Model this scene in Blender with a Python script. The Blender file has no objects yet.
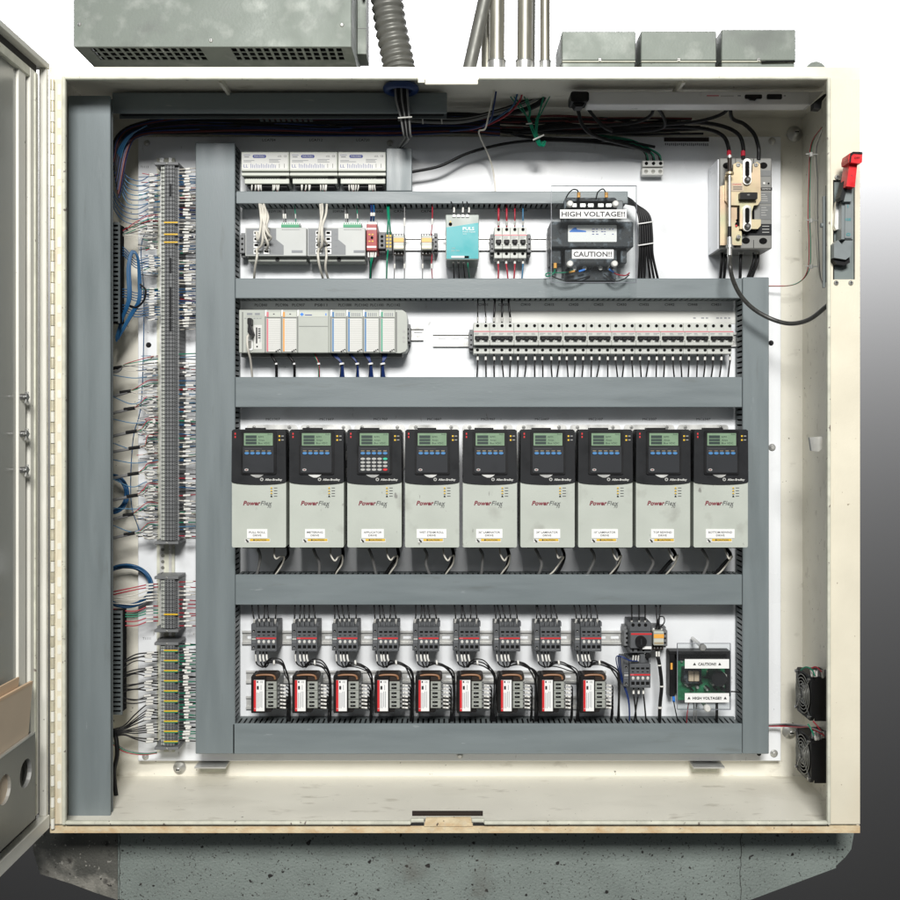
import bpy, math, random
from mathutils import Vector
random.seed(7)
S = 0.002                      # one plane pixel = 2 mm
VX, VY, D = 452.0, 427.0, 1000.0
scene = bpy.context.scene
col = scene.collection
# ---------------------------------------------------------------- camera
cam = bpy.data.objects.new('camera', bpy.data.cameras.new('camera'))
col.objects.link(cam); scene.camera = cam
cam.location = (0, -D * S, 0); cam.rotation_euler = (math.radians(90), 0, 0)
cam.data.sensor_width = 36; cam.data.lens = 36 * D / 900.0
cam.data.shift_x = -(VX - 450) / 900.0
cam.data.shift_y = (VY - 450) / 900.0
cam.data.clip_start = 0.02; cam.data.clip_end = 60
# ---------------------------------------------------------------- light
w = bpy.data.worlds.new('World'); scene.world = w; w.use_nodes = True
w.node_tree.nodes['Background'].inputs[0].default_value = (0.93, 0.97, 1.0, 1)
w.node_tree.nodes['Background'].inputs[1].default_value = 0.10
def area(name, loc, target, sx, sy, power, color=(1, 1, 1)):
    l = bpy.data.lights.new(name, 'AREA'); l.shape = 'RECTANGLE'; l.size = sx; l.size_y = sy
    l.energy = power; l.color = color
    o = bpy.data.objects.new(name, l); col.objects.link(o); o.location = loc
    o.rotation_euler = (Vector(target) - Vector(loc)).to_track_quat('-Z', 'Y').to_euler()
    return o
area('key_lamp', (0.15, -4.2, 2.3), (0, 0.2, -0.5), 1.3, 1.0, 300, (1.0, 0.985, 0.95))
area('fill_lamp', (-1.5, -3.6, 1.7), (0, 0.2, -0.5), 1.2, 1.0, 30, (0.96, 0.98, 1.0))
area('backdrop_lamp', (0.2, 2.3, 2.6), (0.2, 3.6, 2.2), 8.0, 0.3, 13500, (1, 1, 1)).data.spread = math.radians(159)  # added lamp; its falloff gives the backdrop the white-to-dark gradient
vs = scene.view_settings
vs.view_transform = 'Standard'; vs.look = 'None'; vs.exposure = 0.0; vs.gamma = 1.0
scene.render.engine = 'CYCLES'

# ---------------------------------------------------------------- materials
M = {}
def mat(name, c, rough=0.5, metal=0.0, noise=0.0, scale=12.0, stretch=(1, 1, 1), spots=None, bump=0.0, spec=0.5,
        alpha=None, stain=None):
    m = bpy.data.materials.new(name); m.use_nodes = True; M[name] = m
    nt = m.node_tree; b = nt.nodes['Principled BSDF']
    b.inputs['Base Color'].default_value = (*c, 1); b.inputs['Roughness'].default_value = rough
    b.inputs['Metallic'].default_value = metal; b.inputs['Specular IOR Level'].default_value = spec
    tc = nt.nodes.new('ShaderNodeNewGeometry'); mp = nt.nodes.new('ShaderNodeMapping')
    mp.inputs['Scale'].default_value = stretch
    nt.links.new(tc.outputs['Position'], mp.inputs['Vector'])
    last = None
    if noise > 0:
        n = nt.nodes.new('ShaderNodeTexNoise'); n.inputs['Scale'].default_value = scale; n.inputs['Detail'].default_value = 5
        nt.links.new(mp.outputs[0], n.inputs['Vector'])
        mr = nt.nodes.new('ShaderNodeMapRange'); mr.inputs[1].default_value = 0.3; mr.inputs[2].default_value = 0.7
        mr.inputs[3].default_value = 1 - noise; mr.inputs[4].default_value = 1 + noise
        nt.links.new(n.outputs[0], mr.inputs[0])
        mx = nt.nodes.new('ShaderNodeVectorMath'); mx.operation = 'SCALE'
        mx.inputs[0].default_value = c; nt.links.new(mr.outputs[0], mx.inputs['Scale'])
        last = mx.outputs[0]
        mr2 = nt.nodes.new('ShaderNodeMapRange'); mr2.inputs[1].default_value = 0.3; mr2.inputs[2].default_value = 0.7
        mr2.inputs[3].default_value = max(0.05, rough - 0.1); mr2.inputs[4].default_value = min(1, rough + 0.12)
        nt.links.new(n.outputs[0], mr2.inputs[0]); nt.links.new(mr2.outputs[0], b.inputs['Roughness'])
    def blend(color, thr, sc, soft, st=(1, 1, 1), detail=4):
        nonlocal last
        mp2 = nt.nodes.new('ShaderNodeMapping'); mp2.inputs['Scale'].default_value = st
        nt.links.new(tc.outputs['Position'], mp2.inputs['Vector'])
        n = nt.nodes.new('ShaderNodeTexNoise'); n.inputs['Scale'].default_value = sc; n.inputs['Detail'].default_value = detail
        nt.links.new(mp2.outputs[0], n.inputs['Vector'])
        mr = nt.nodes.new('ShaderNodeMapRange'); mr.inputs[1].default_value = thr; mr.inputs[2].default_value = thr + soft
        nt.links.new(n.outputs[0], mr.inputs[0])
        mx = nt.nodes.new('ShaderNodeMix'); mx.data_type = 'RGBA'
        nt.links.new(mr.outputs[0], mx.inputs[0])
        if last is not None: nt.links.new(last, mx.inputs[6])
        else: mx.inputs[6].default_value = (*c, 1)
        mx.inputs[7].default_value = (*color, 1)
        last = mx.outputs[2]
    if stain:
        for st in stain: blend(*st)
    if spots: 
        for sp in spots: blend(*sp)
    if last is not None: nt.links.new(last, b.inputs['Base Color'])
    if bump > 0:
        n = nt.nodes.new('ShaderNodeTexNoise'); n.inputs['Scale'].default_value = 220; n.inputs['Detail'].default_value = 3
        bp = nt.nodes.new('ShaderNodeBump'); bp.inputs['Strength'].default_value = bump; bp.inputs['Distance'].default_value = 0.002
        nt.links.new(mp.outputs[0], n.inputs['Vector']); nt.links.new(n.outputs[0], bp.inputs['Height']); nt.links.new(bp.outputs[0], b.inputs['Normal'])
    if alpha is not None:
        b.inputs['Alpha'].default_value = alpha
    return m
mat('cream', (0.75, 0.70, 0.565), 0.42, noise=0.05, scale=9, bump=0.15,
    spots=[((0.25, 0.19, 0.13), 0.70, 75, 0.03), ((0.62, 0.54, 0.40), 0.62, 26, 0.1, (1, 1, 0.12)), ((0.66, 0.57, 0.42), 0.58, 5, 0.25, (1, 1, 0.35))])
mat('cream_lit', (0.80, 0.77, 0.66), 0.42, noise=0.04, scale=9, bump=0.1,
    spots=[((0.74, 0.62, 0.42), 0.55, 7, 0.3), ((0.35, 0.28, 0.2), 0.74, 70, 0.03)])  # paler cream: the blown-out light on the top flange is put into the colour
mat('beige_wall', (0.80, 0.775, 0.685), 0.38, noise=0.05, scale=7, bump=0.1,
    spots=[((0.16, 0.14, 0.11), 0.745, 75, 0.02), ((0.68, 0.655, 0.57), 0.55, 6, 0.2, (0.5, 1, 1)), ((0.60, 0.57, 0.49), 0.62, 34, 0.12, (0.5, 1.4, 1)), ((0.25, 0.22, 0.18), 0.715, 130, 0.03)])
mat('rusty_edge', (0.70, 0.58, 0.38), 0.6, noise=0.12, scale=40, bump=0.4,
    spots=[((0.55, 0.34, 0.16), 0.46, 48, 0.35, (0.6, 1, 1.4)), ((0.66, 0.58, 0.44), 0.55, 110, 0.25), ((0.10, 0.07, 0.05), 0.67, 120, 0.03)])
mat('rim', (0.62, 0.62, 0.52), 0.45, noise=0.15, scale=40, spots=[((0.18, 0.15, 0.13), 0.66, 70, 0.04)])
mat('plate_white', (0.83, 0.85, 0.875), 0.33, noise=0.03, scale=5, spots=[((0.60, 0.61, 0.62), 0.60, 7, 0.2), ((0.45, 0.45, 0.44), 0.70, 45, 0.05, (1, 1, 0.4)), ((0.2, 0.2, 0.2), 0.745, 140, 0.02)])
mat('duct', (0.175, 0.205, 0.215), 0.42, noise=0.07, scale=14, stretch=(0.35, 1, 3), bump=0.08,
    spots=[((0.15, 0.172, 0.175), 0.64, 30, 0.12, (0.3, 1, 1.6)), ((0.25, 0.28, 0.29), 0.70, 90, 0.05, (0.2, 1, 1))])
mat('duct_upright', (0.175, 0.205, 0.215), 0.42, noise=0.07, scale=14, stretch=(3, 1, 0.3), bump=0.08,
    spots=[((0.152, 0.175, 0.18), 0.64, 30, 0.12, (1.6, 1, 0.3)), ((0.24, 0.27, 0.28), 0.71, 80, 0.05, (1, 1, 0.15))])
mat('duct_finger', (0.14, 0.16, 0.165), 0.5, noise=0.06, scale=30)
mat('duct_shade', (0.008, 0.008, 0.009), 0.9, spec=0.1)  # near black: shade inside the ducts put into the colour
mat('drive_grey', (0.475, 0.505, 0.455), 0.5, noise=0.035, scale=14, bump=0.06, spots=[((0.37, 0.385, 0.345), 0.60, 16, 0.15), ((0.24, 0.24, 0.22), 0.70, 70, 0.05, (1, 1, 0.5))])
mat('black', (0.011, 0.011, 0.012), 0.45, noise=0.2, scale=30, spec=0.22)
mat('black_matte', (0.008, 0.008, 0.008), 0.9, spec=0.1)
mat('bezel', (0.014, 0.015, 0.017), 0.5, noise=0.15, scale=30, spec=0.25)
mat('keypad', (0.027, 0.029, 0.033), 0.55, noise=0.1, scale=30, spec=0.25)
mat('lcd', (0.21, 0.31, 0.205), 0.25, noise=0.04, scale=40)
mat('lcd_dark', (0.03, 0.05, 0.045), 0.4)
mat('blue_key', (0.07, 0.22, 0.46), 0.4)
mat('grey_key', (0.42, 0.42, 0.40), 0.5)
mat('green_key', (0.05, 0.50, 0.32), 0.4)
mat('red', (0.62, 0.03, 0.035), 0.4)
mat('red_handle', (0.66, 0.015, 0.02), 0.35, noise=0.1, scale=50, spots=[((0.05, 0.03, 0.03), 0.68, 120, 0.03)])
mat('maroon', (0.20, 0.02, 0.035), 0.5)
mat('contactor', (0.10, 0.105, 0.112), 0.5, spec=0.3, noise=0.08, scale=40)
mat('contactor_light', (0.20, 0.205, 0.21), 0.5)
mat('white', (0.82, 0.82, 0.81), 0.45)
mat('label_white', (0.85, 0.85, 0.84), 0.5)
mat('offwhite', (0.54, 0.56, 0.50), 0.45, noise=0.03, scale=30)
mat('breaker', (0.52, 0.535, 0.50), 0.4, noise=0.03, scale=30)
mat('ferrule', (0.74, 0.73, 0.69), 0.5)
mat('print_grey', (0.06, 0.06, 0.065), 0.6)
mat('print_light', (0.25, 0.26, 0.28), 0.6)
mat('print_black', (0.015, 0.015, 0.015), 0.6)
mat('print_blue', (0.05, 0.07, 0.28), 0.6)
mat('bright_blue', (0.03, 0.22, 0.75), 0.5)
mat('plc', (0.44, 0.46, 0.42), 0.45, noise=0.04, scale=25)
mat('plc_seam', (0.18, 0.185, 0.175), 0.5)
mat('card', (0.66, 0.66, 0.63), 0.5)
mat('card_line', (0.42, 0.42, 0.40), 0.5)
mat('orange', (0.80, 0.33, 0.06), 0.45)
mat('amber', (0.85, 0.42, 0.08), 0.3)
mat('yellow', (0.72, 0.46, 0.03), 0.45)
mat('pink_red', (0.65, 0.16, 0.20), 0.45)
mat('green', (0.03, 0.28, 0.13), 0.45)
mat('pcb', (0.015, 0.16, 0.07), 0.4, noise=0.3, scale=120)
mat('teal', (0.005, 0.33, 0.36), 0.35, noise=0.03, scale=30)
mat('silver_grey', (0.36, 0.40, 0.37), 0.4, noise=0.04, scale=30)
mat('module_red', (0.36, 0.045, 0.045), 0.45, noise=0.08, scale=40)
mat('terminal', (0.17, 0.175, 0.18), 0.5, noise=0.06, scale=60)
mat('terminal_dark', (0.15, 0.155, 0.155), 0.5)
mat('switch_grey', (0.19, 0.20, 0.21), 0.45)
mat('switch_light', (0.50, 0.515, 0.50), 0.45, noise=0.03, scale=30)
mat('w_black', (0.010, 0.010, 0.011), 0.42, spec=0.3)
mat('w_blue', (0.010, 0.08, 0.20), 0.4)
mat('w_maroon', (0.12, 0.02, 0.02), 0.4)
mat('w_lblue', (0.05, 0.18, 0.32), 0.4)
mat('w_navy', (0.01, 0.03, 0.14), 0.4)
mat('w_red', (0.40, 0.02, 0.04), 0.4)
mat('w_green', (0.0, 0.22, 0.12), 0.4)
mat('w_white', (0.66, 0.63, 0.56), 0.45, noise=0.1, scale=60)
mat('w_grey', (0.24, 0.24, 0.24), 0.45)
mat('zinc', (0.62, 0.62, 0.60), 0.38, metal=0.75, noise=0.1, scale=25)
mat('rail', (0.74, 0.74, 0.72), 0.35, metal=0.45, noise=0.05, scale=40)
mat('rail_edge', (0.22, 0.22, 0.20), 0.4, metal=0.4)
mat('dark_braid', (0.045, 0.045, 0.042), 0.35, noise=0.3, scale=260)
mat('plc_blue', (0.07, 0.20, 0.42), 0.5)
mat('plc_green', (0.07, 0.34, 0.22), 0.5)
mat('galv', (0.165, 0.188, 0.165), 0.52, metal=0.2, noise=0.12, scale=14,
    spots=[((0.25, 0.27, 0.245), 0.52, 24, 0.2), ((0.14, 0.155, 0.14), 0.58, 9, 0.1), ((0.09, 0.09, 0.08), 0.73, 110, 0.03)], bump=0.1)
mat('pipe', (0.30, 0.29, 0.24), 0.40, metal=0.6, noise=0.12, scale=30, stretch=(3, 3, 0.4),
    spots=[((0.25, 0.13, 0.06), 0.72, 90, 0.03)])
mat('flex', (0.15, 0.15, 0.135), 0.42, metal=0.3, noise=0.08, scale=40)
mat('brass_plate', (0.52, 0.43, 0.28), 0.36, metal=0.45, noise=0.06, scale=20,
    spots=[((0.50, 0.30, 0.24), 0.50, 9, 0.25), ((0.40, 0.44, 0.28), 0.58, 14, 0.2)])
mat('siemens_grey', (0.21, 0.21, 0.198), 0.5, noise=0.06, scale=40)
mat('core', (0.025, 0.03, 0.035), 0.5, spec=0.3, noise=0.5, scale=60, spots=[((0.12, 0.145, 0.17), 0.53, 55, 0.12), ((0.006, 0.006, 0.007), 0.60, 90, 0.06)])
mat('core_black', (0.010, 0.009, 0.009), 0.5, spec=0.25, noise=0.2, scale=50)
mat('coil', (0.028, 0.020, 0.016), 0.55, spec=0.3)
mat('copper', (0.30, 0.145, 0.07), 0.4, noise=0.1, scale=60)
mat('block_grey', (0.33, 0.345, 0.315), 0.5, noise=0.05, scale=50)
mat('handle_grey', (0.20, 0.225, 0.23), 0.45, noise=0.08, scale=40)
mat('recess_grey', (0.17, 0.20, 0.195), 0.5, noise=0.06, scale=30)
mat('hinge', (0.66, 0.62, 0.48), 0.4, metal=0.3, noise=0.15, scale=50)
mat('door_cream', (0.80, 0.79, 0.72), 0.4, noise=0.05, scale=10, spots=[((0.35, 0.33, 0.28), 0.72, 60, 0.04)])
mat('door_panel', (0.34, 0.345, 0.315), 0.16, noise=0.08, scale=3, stretch=(1, 1, 0.4),
    spots=[((0.48, 0.47, 0.42), 0.55, 2.5, 0.3, (1, 3, 0.4))])
mat('pocket', (0.25, 0.25, 0.23), 0.42, metal=0.5, noise=0.12, scale=9)
mat('paper', (0.56, 0.455, 0.34), 0.75, noise=0.05, scale=12)
mat('paper_edge', (0.62, 0.45, 0.30), 0.8)
mat('gasket', (0.015, 0.014, 0.014), 0.7)
mat('light_body', (0.72, 0.72, 0.72), 0.35, noise=0.03, scale=20)
mat('fan_metal', (0.30, 0.30, 0.30), 0.28, metal=0.9)
mat('blue_ring', (0.008, 0.035, 0.15), 0.4)
mat('concrete', (0.20, 0.232, 0.215), 0.7, noise=0.10, scale=10, bump=0.8,
    spots=[((0.24, 0.26, 0.25), 0.60, 300, 0.1), ((0.012, 0.011, 0.010), 0.685, 48, 0.03, (1, 1, 1), 1.5), ((0.03, 0.028, 0.025), 0.665, 120, 0.05, (1, 1, 1), 2), ((0.05, 0.05, 0.045), 0.62, 230, 0.08),
           ((0.11, 0.10, 0.085), 0.60, 4.5, 0.15)])
mat('concrete_dark', (0.10, 0.10, 0.088), 0.8, noise=0.3, scale=9, bump=0.9,
    spots=[((0.26, 0.25, 0.22), 0.56, 12, 0.12), ((0.30, 0.29, 0.26), 0.64, 130, 0.06), ((0.015, 0.014, 0.012), 0.60, 24, 0.1), ((0.012, 0.012, 0.01), 0.68, 90, 0.03)])
mat('joint', (0.03, 0.03, 0.028), 0.9)
mat('backdrop', (0.010, 0.010, 0.0101), 1.0, spec=0.0)
def clear(name):
    m = bpy.data.materials.new(name); m.use_nodes = True; M[name] = m
    nt = m.node_tree; nt.nodes.remove(nt.nodes['Principled BSDF'])
    out = nt.nodes['Material Output']
    t = nt.nodes.new('ShaderNodeBsdfTransparent'); t.inputs[0].default_value = (0.955, 0.965, 0.965, 1)
    g = nt.nodes.new('ShaderNodeBsdfGlossy'); g.inputs['Roughness'].default_value = 0.05; g.inputs[0].default_value = (1, 1, 1, 1)
    dd = nt.nodes.new('ShaderNodeBsdfDiffuse'); dd.inputs[0].default_value = (0.8, 0.83, 0.85, 1)
    m1 = nt.nodes.new('ShaderNodeMixShader'); m1.inputs[0].default_value = 0.03
    m2 = nt.nodes.new('ShaderNodeMixShader'); m2.inputs[0].default_value = 0.008
    nt.links.new(t.outputs[0], m1.inputs[1]); nt.links.new(g.outputs[0], m1.inputs[2])
    nt.links.new(m1.outputs[0], m2.inputs[1]); nt.links.new(dd.outputs[0], m2.inputs[2]); nt.links.new(m2.outputs[0], out.inputs[0])
clear('plexi')
mat('plexi_edge', (0.22, 0.23, 0.26), 0.2)

# ---------------------------------------------------------------- geometry helpers
def k(d): return (D + d) / D
def P(px, py, d):
    q = k(d); return Vector(((px - VX) * q, d, -(py - VY) * q)) * S
def sm(pts, n=6):          # Catmull-Rom through the points
    if len(pts) < 3: return pts
    q = [pts[0] * 2 - pts[1]] + list(pts) + [pts[-1] * 2 - pts[-2]]
    out = []
    for i in range(1, len(q) - 2):
        a, b, c, d = q[i - 1], q[i], q[i + 1], q[i + 2]
        for j in range(n):
            t = j / n
            out.append(0.5 * ((2 * b) + (c - a) * t + (2 * a - 5 * b + 4 * c - d) * t * t + (3 * b - a - 3 * c + d) * t ** 3))
    out.append(q[-2]); return out
TEXT = {}
def text_mesh(s, bold=0.0, shear=0.0):
    key = (s, bold, shear)
    if key not in TEXT:
        cu = bpy.data.curves.new('t', 'FONT'); cu.body = s; cu.size = 1; cu.resolution_u = 2; cu.offset = bold; cu.shear = shear
        o = bpy.data.objects.new('t', cu); col.objects.link(o)
        bpy.context.view_layer.update()
        me = bpy.data.meshes.new_from_object(o.evaluated_get(bpy.context.evaluated_depsgraph_get()))
        v = [(p.co.x, p.co.y) for p in me.vertices]; f = [tuple(p.vertices) for p in me.polygons]
        bpy.data.objects.remove(o); bpy.data.curves.remove(cu); bpy.data.meshes.remove(me)
        if v:
            x0 = min(a for a, b in v); x1 = max(a for a, b in v); v = [(a - x0, b) for a, b in v]; wd = x1 - x0
        else: wd = 1
        TEXT[key] = (v, f, wd)
    return TEXT[key]
ORG = {}
class MB:
    """collects shapes; x, y are plane pixels at depth ref, d is depth behind the front plane in the same unit"""
    def __init__(s, ref=0.0, mat_='white'):
        s.q = k(ref); s.v = []; s.f = []; s.fm = []; s.fs = []; s.mats = []; s.cur = mat_
    def mi(s, m):
        m = m or s.cur
        if m not in s.mats: s.mats.append(m)
        return s.mats.index(m)
    def X(s, px): return (px - VX) * s.q * S
    def Z(s, py): return -(py - VY) * s.q * S
    def p(s, x, y, d): return Vector((s.X(x), d * S, s.Z(y)))
    def add(s, v, f, m, smooth=False):
        b = len(s.v); s.v += [tuple(a) for a in v]; i = s.mi(m)
        for q in f: s.f.append(tuple(b + j for j in q)); s.fm.append(i); s.fs.append(smooth)
        return s
    def raw(s, x0, x1, y0, y1, z0, z1, m=None, bev=0.0):       # metres
        x0, x1 = sorted((x0, x1)); y0, y1 = sorted((y0, y1)); z0, z1 = sorted((z0, z1))
        b = min(bev, (x1 - x0) * .45, (y1 - y0) * .45, (z1 - z0) * .45)
        if b <= 0:
            v = [(x, y, z) for x in (x0, x1) for y in (y0, y1) for z in (z0, z1)]
            return s.add(v, [(0, 1, 3, 2), (4, 6, 7, 5), (0, 4, 5, 1), (2, 3, 7, 6), (0, 2, 6, 4), (1, 5, 7, 3)], m)
        v = []; idx = {}
        for i in (0, 1):
            for j in (0, 1):
                for l in (0, 1):
                    c = ((x0, x1)[i], (y0, y1)[j], (z0, z1)[l]); sg = ((1, -1)[i], (1, -1)[j], (1, -1)[l])
                    for ax in range(3):          # vertex lying on face of axis ax
                        pnt = [c[a] if a == ax else c[a] + sg[a] * b for a in range(3)]
                        idx[(i, j, l, ax)] = len(v); v.append(pnt)
        f = []
        for ax in range(3):
            o = [a for a in range(3) if a != ax]
            for sd in (0, 1):
                q = []
                for (u, w_) in ((0, 0), (1, 0), (1, 1), (0, 1)):
                    key = [0, 0, 0]; key[ax] = sd; key[o[0]] = u; key[o[1]] = w_
                    q.append(idx[(*key, ax)])
                flip = (sd == 0) ^ (ax == 1)
                f.append(tuple(reversed(q)) if flip else tuple(q))
        for ax in range(3):                       # edges running along ax
            o = [a for a in range(3) if a != ax]
            for u in (0, 1):
                for w_ in (0, 1):
                    def g(e, fa):
                        key = [0, 0, 0]; key[ax] = e; key[o[0]] = u; key[o[1]] = w_
                        return idx[(*key, fa)]
                    q = (g(0, o[0]), g(1, o[0]), g(1, o[1]), g(0, o[1]))
                    f.append(q if ((u ^ w_) ^ (ax == 1)) else tuple(reversed(q)))
        for i in (0, 1):
            for j in (0, 1):
                for l in (0, 1):
                    q = (idx[(i, j, l, 0)], idx[(i, j, l, 1)], idx[(i, j, l, 2)])
                    f.append(q if ((i + j + l) % 2 == 1) else tuple(reversed(q)))
        return s.add(v, f, m)
    def box(s, x0, y0, x1, y1, d0, d1, m=None, bev=0.0):
        return s.raw(s.X(x0), s.X(x1), d0 * S, d1 * S, s.Z(y1), s.Z(y0), m, bev * S)
    def disc(s, cx, cy, r, d0, d1, m=None, n=14, rx=None):
        rx = rx or r; c = []
        for d in (d0, d1):
            for i in range(n):
                a = 2 * math.pi * i / n; c.append(s.p(cx + rx * math.cos(a), cy + r * math.sin(a), d))
        s.add(c, [tuple(range(n)), tuple(range(2 * n - 1, n - 1, -1))], m)
        b = [tuple(a) for a in c]
        return s.add(b, [(i, i + n, (i + 1) % n + n, (i + 1) % n) for i in range(n)], m, True)
    def prism(s, pts, d0, d1, m=None):            # outline in px, extruded in depth
        n = len(pts); v = [s.p(x, y, d) for d in (d0, d1) for x, y in pts]
        return s.add(v, [tuple(range(n)), tuple(range(2 * n - 1, n - 1, -1))] + [(i, i + n, (i + 1) % n + n, (i + 1) % n) for i in range(n)], m)
    def rrect(s, x0, y0, x1, y1, r, d0, d1, m=None, n=4):
        pts = []
        for cx, cy, a0 in ((x1 - r, y0 + r, -90), (x1 - r, y1 - r, 0), (x0 + r, y1 - r, 90), (x0 + r, y0 + r, 180)):
            for i in range(n + 1):
                a = math.radians(a0 + 90 * i / n); pts.append((cx + r * math.cos(a), cy + r * math.sin(a)))
        return s.prism(pts, d0, d1, m)
    def tube(s, pts, r, m=None, n=6, cap=True, smooth=True):         # pts metres, r in plane px
        r *= S; ring = []; up = Vector((0.13, 1, 0.21)).normalized(); N = len(pts)
        for i, p_ in enumerate(pts):
            t = (pts[min(i + 1, N - 1)] - pts[max(i - 1, 0)])
            t = t.normalized() if t.length > 1e-9 else Vector((0, 0, 1))
            a = up - t * up.dot(t)
            if a.length < 1e-3: a = Vector((1, 0, 0)) - t * t.x
            a.normalize(); b = t.cross(a); up = a
            for j in range(n):
                an = 2 * math.pi * j / n; ring.append(p_ + (a * math.cos(an) + b * math.sin(an)) * r)
        f = [(i * n + j, i * n + (j + 1) % n, (i + 1) * n + (j + 1) % n, (i + 1) * n + j) for i in range(N - 1) for j in range(n)]
        s.add(ring, f, m, smooth)
        if cap: s.add([tuple(a) for a in ring[:n]] + [tuple(a) for a in ring[-n:]], [tuple(range(n - 1, -1, -1)), tuple(range(n, 2 * n))], m)
        return s
    def wire(s, pts, r, m, n=6, k_=6): return s.tube(sm([P(*a) for a in pts], k_), r, m, n)
    def text(s, t, cx, cy, h, d, m='print_black', wd=None, bold=0.0, shear=0.0, align='C', thick=0):
        v, f, w0 = text_mesh(t, bold, shear)
        if not v: return s
        sy = h / 0.70; sx = (wd / w0) if wd else sy
        off = {'C': -w0 / 2, 'L': 0, 'R': -w0}[align]
        vv = [s.p(cx + (a + off) * sx, cy + h / 2 - b * sy, d) for a, b in v]
        return s.add(vv, f, m)
    def lathe(s, cx, cy, prof, m, n=16):          # prof: (r, d) along depth axis
        v = []; 
        for r, d in prof:
            for i in range(n):
                a = 2 * math.pi * i / n; v.append(s.p(cx + r * math.cos(a), cy + r * math.sin(a), d))
        f = [(i * n + j, (i + 1) * n + j, (i + 1) * n + (j + 1) % n, i * n + (j + 1) % n) for i in range(len(prof) - 1) for j in range(n)]
        s.add(v, f, m, True); s.add(v[:n], [tuple(range(n))], m); return s
    def screw(s, cx, cy, r, d, m='zinc', slot='black_matte'):
        s.lathe(cx, cy, [(r * .55, d - r * .55), (r * .9, d - r * .35), (r, d)], m, 12)
        s.box(cx - r * .55, cy - r * .12, cx + r * .55, cy + r * .12, d - r * .62, d - r * .4, slot)
        return s.box(cx - r * .12, cy - r * .55, cx + r * .12, cy + r * .55, d - r * .63, d - r * .4, slot)
    def build(s, name, parent=None, origin=None, **tags):
        o_ = ORG[parent.name] if parent else (Vector(origin) if origin is not None else Vector((0, 0, 0)))
        me = bpy.data.meshes.new(name)
        me.from_pydata([(a[0] - o_.x, a[1] - o_.y, a[2] - o_.z) for a in s.v], [], s.f)
        for m in s.mats: me.materials.append(M[m])
        me.polygons.foreach_set('material_index', s.fm); me.polygons.foreach_set('use_smooth', s.fs)
        me.update()
        o = bpy.data.objects.new(name, me); col.objects.link(o)
        if parent: o.parent = parent
        else: o.location = o_
        ORG[o.name] = o_
        for a, b in tags.items(): o[a] = b
        return o
def thing(name, label, cat, loc, group=None):
    o = bpy.data.objects.new(name, None); col.objects.link(o); o.location = loc; o.empty_display_size = 0.02
    o['label'] = label; o['category'] = cat
    if group: o['group'] = group
    ORG[o.name] = Vector(loc); return o
def solo(mb, name, label, cat, group=None, origin=None):
    if origin is None:
        xs = [v[0] for v in mb.v]; ys = [v[1] for v in mb.v]; zs = [v[2] for v in mb.v]
        origin = ((min(xs) + max(xs)) / 2, max(ys), min(zs))
    o = mb.build(name, origin=origin); o['label'] = label; o['category'] = cat
    if group: o['group'] = group
    return o
def copy_tree(o, off=None, parent=None, label=None):
    c = o.copy(); col.objects.link(c)
    if parent is not None: c.parent = parent
    if off is not None: c.location = o.location + off
    if label: c['label'] = label
    ORG[c.name] = ORG[o.name] + (off or Vector((0, 0, 0))) if parent is None else ORG[parent.name]
    for ch in list(o.children): copy_tree(ch, None, c)
    return c
NTH = ['first', 'second', 'third', 'fourth', 'fifth', 'sixth', 'seventh', 'eighth', 'ninth', 'tenth', 'eleventh', 'twelfth', 'thirteenth', 'fourteenth', 'fifteenth',
       'sixteenth', 'seventeenth', 'eighteenth', 'nineteenth', 'twentieth']
ORD = ['leftmost', 'second', 'third', 'fourth', 'fifth', 'sixth', 'seventh', 'eighth', 'ninth', 'tenth', 'eleventh', 'twelfth']
PL = 146.0; BACK = 157.0; DUCT = 112.0
rnd = random.uniform

# ================================================================ SETTING
b = MB(0, 'backdrop'); b.raw(-6, 6, 3.6, 3.65, -4, 5)  # added wall that carries the background gradient
o = b.build('backdrop_wall'); o['kind'] = 'structure'
pl = thing('concrete_plinth', 'speckled grey-green painted concrete plinth with broken ends under the cabinet', 'plinth', (0, 0.4, -1.05))
b = MB(62, 'concrete'); b.prism([(118, 826), (836, 826), (836, 868), (742, 903), (640, 925), (260, 925), (118, 899)], 62, 150)
b.build('centre_slab', pl)
b = MB(64, 'concrete_dark'); b.prism([(34, 826), (117.6, 826), (117.6, 900), (96, 893), (72, 884), (40, 874), (33, 850)], 64, 150)
b.build('broken_end', pl)
b = MB(64, 'concrete'); b.prism([(836.4, 826), (856, 826), (852, 850), (846, 858), (836.4, 867)], 66, 150); b.build('side_end', pl)
for xs in (120, 741):
    b = MB(61.6, 'joint')
    pt = [(xs + rnd(-1.2, 1.2), 828 + i * 6.2) for i in range(13)]
    b.prism([(x - .2, y) for x, y in pt] + [(x + rnd(.05, .45), y) for x, y in reversed(pt)], 61.5, 62.5)
    b.build('joint_crack', pl)

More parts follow.
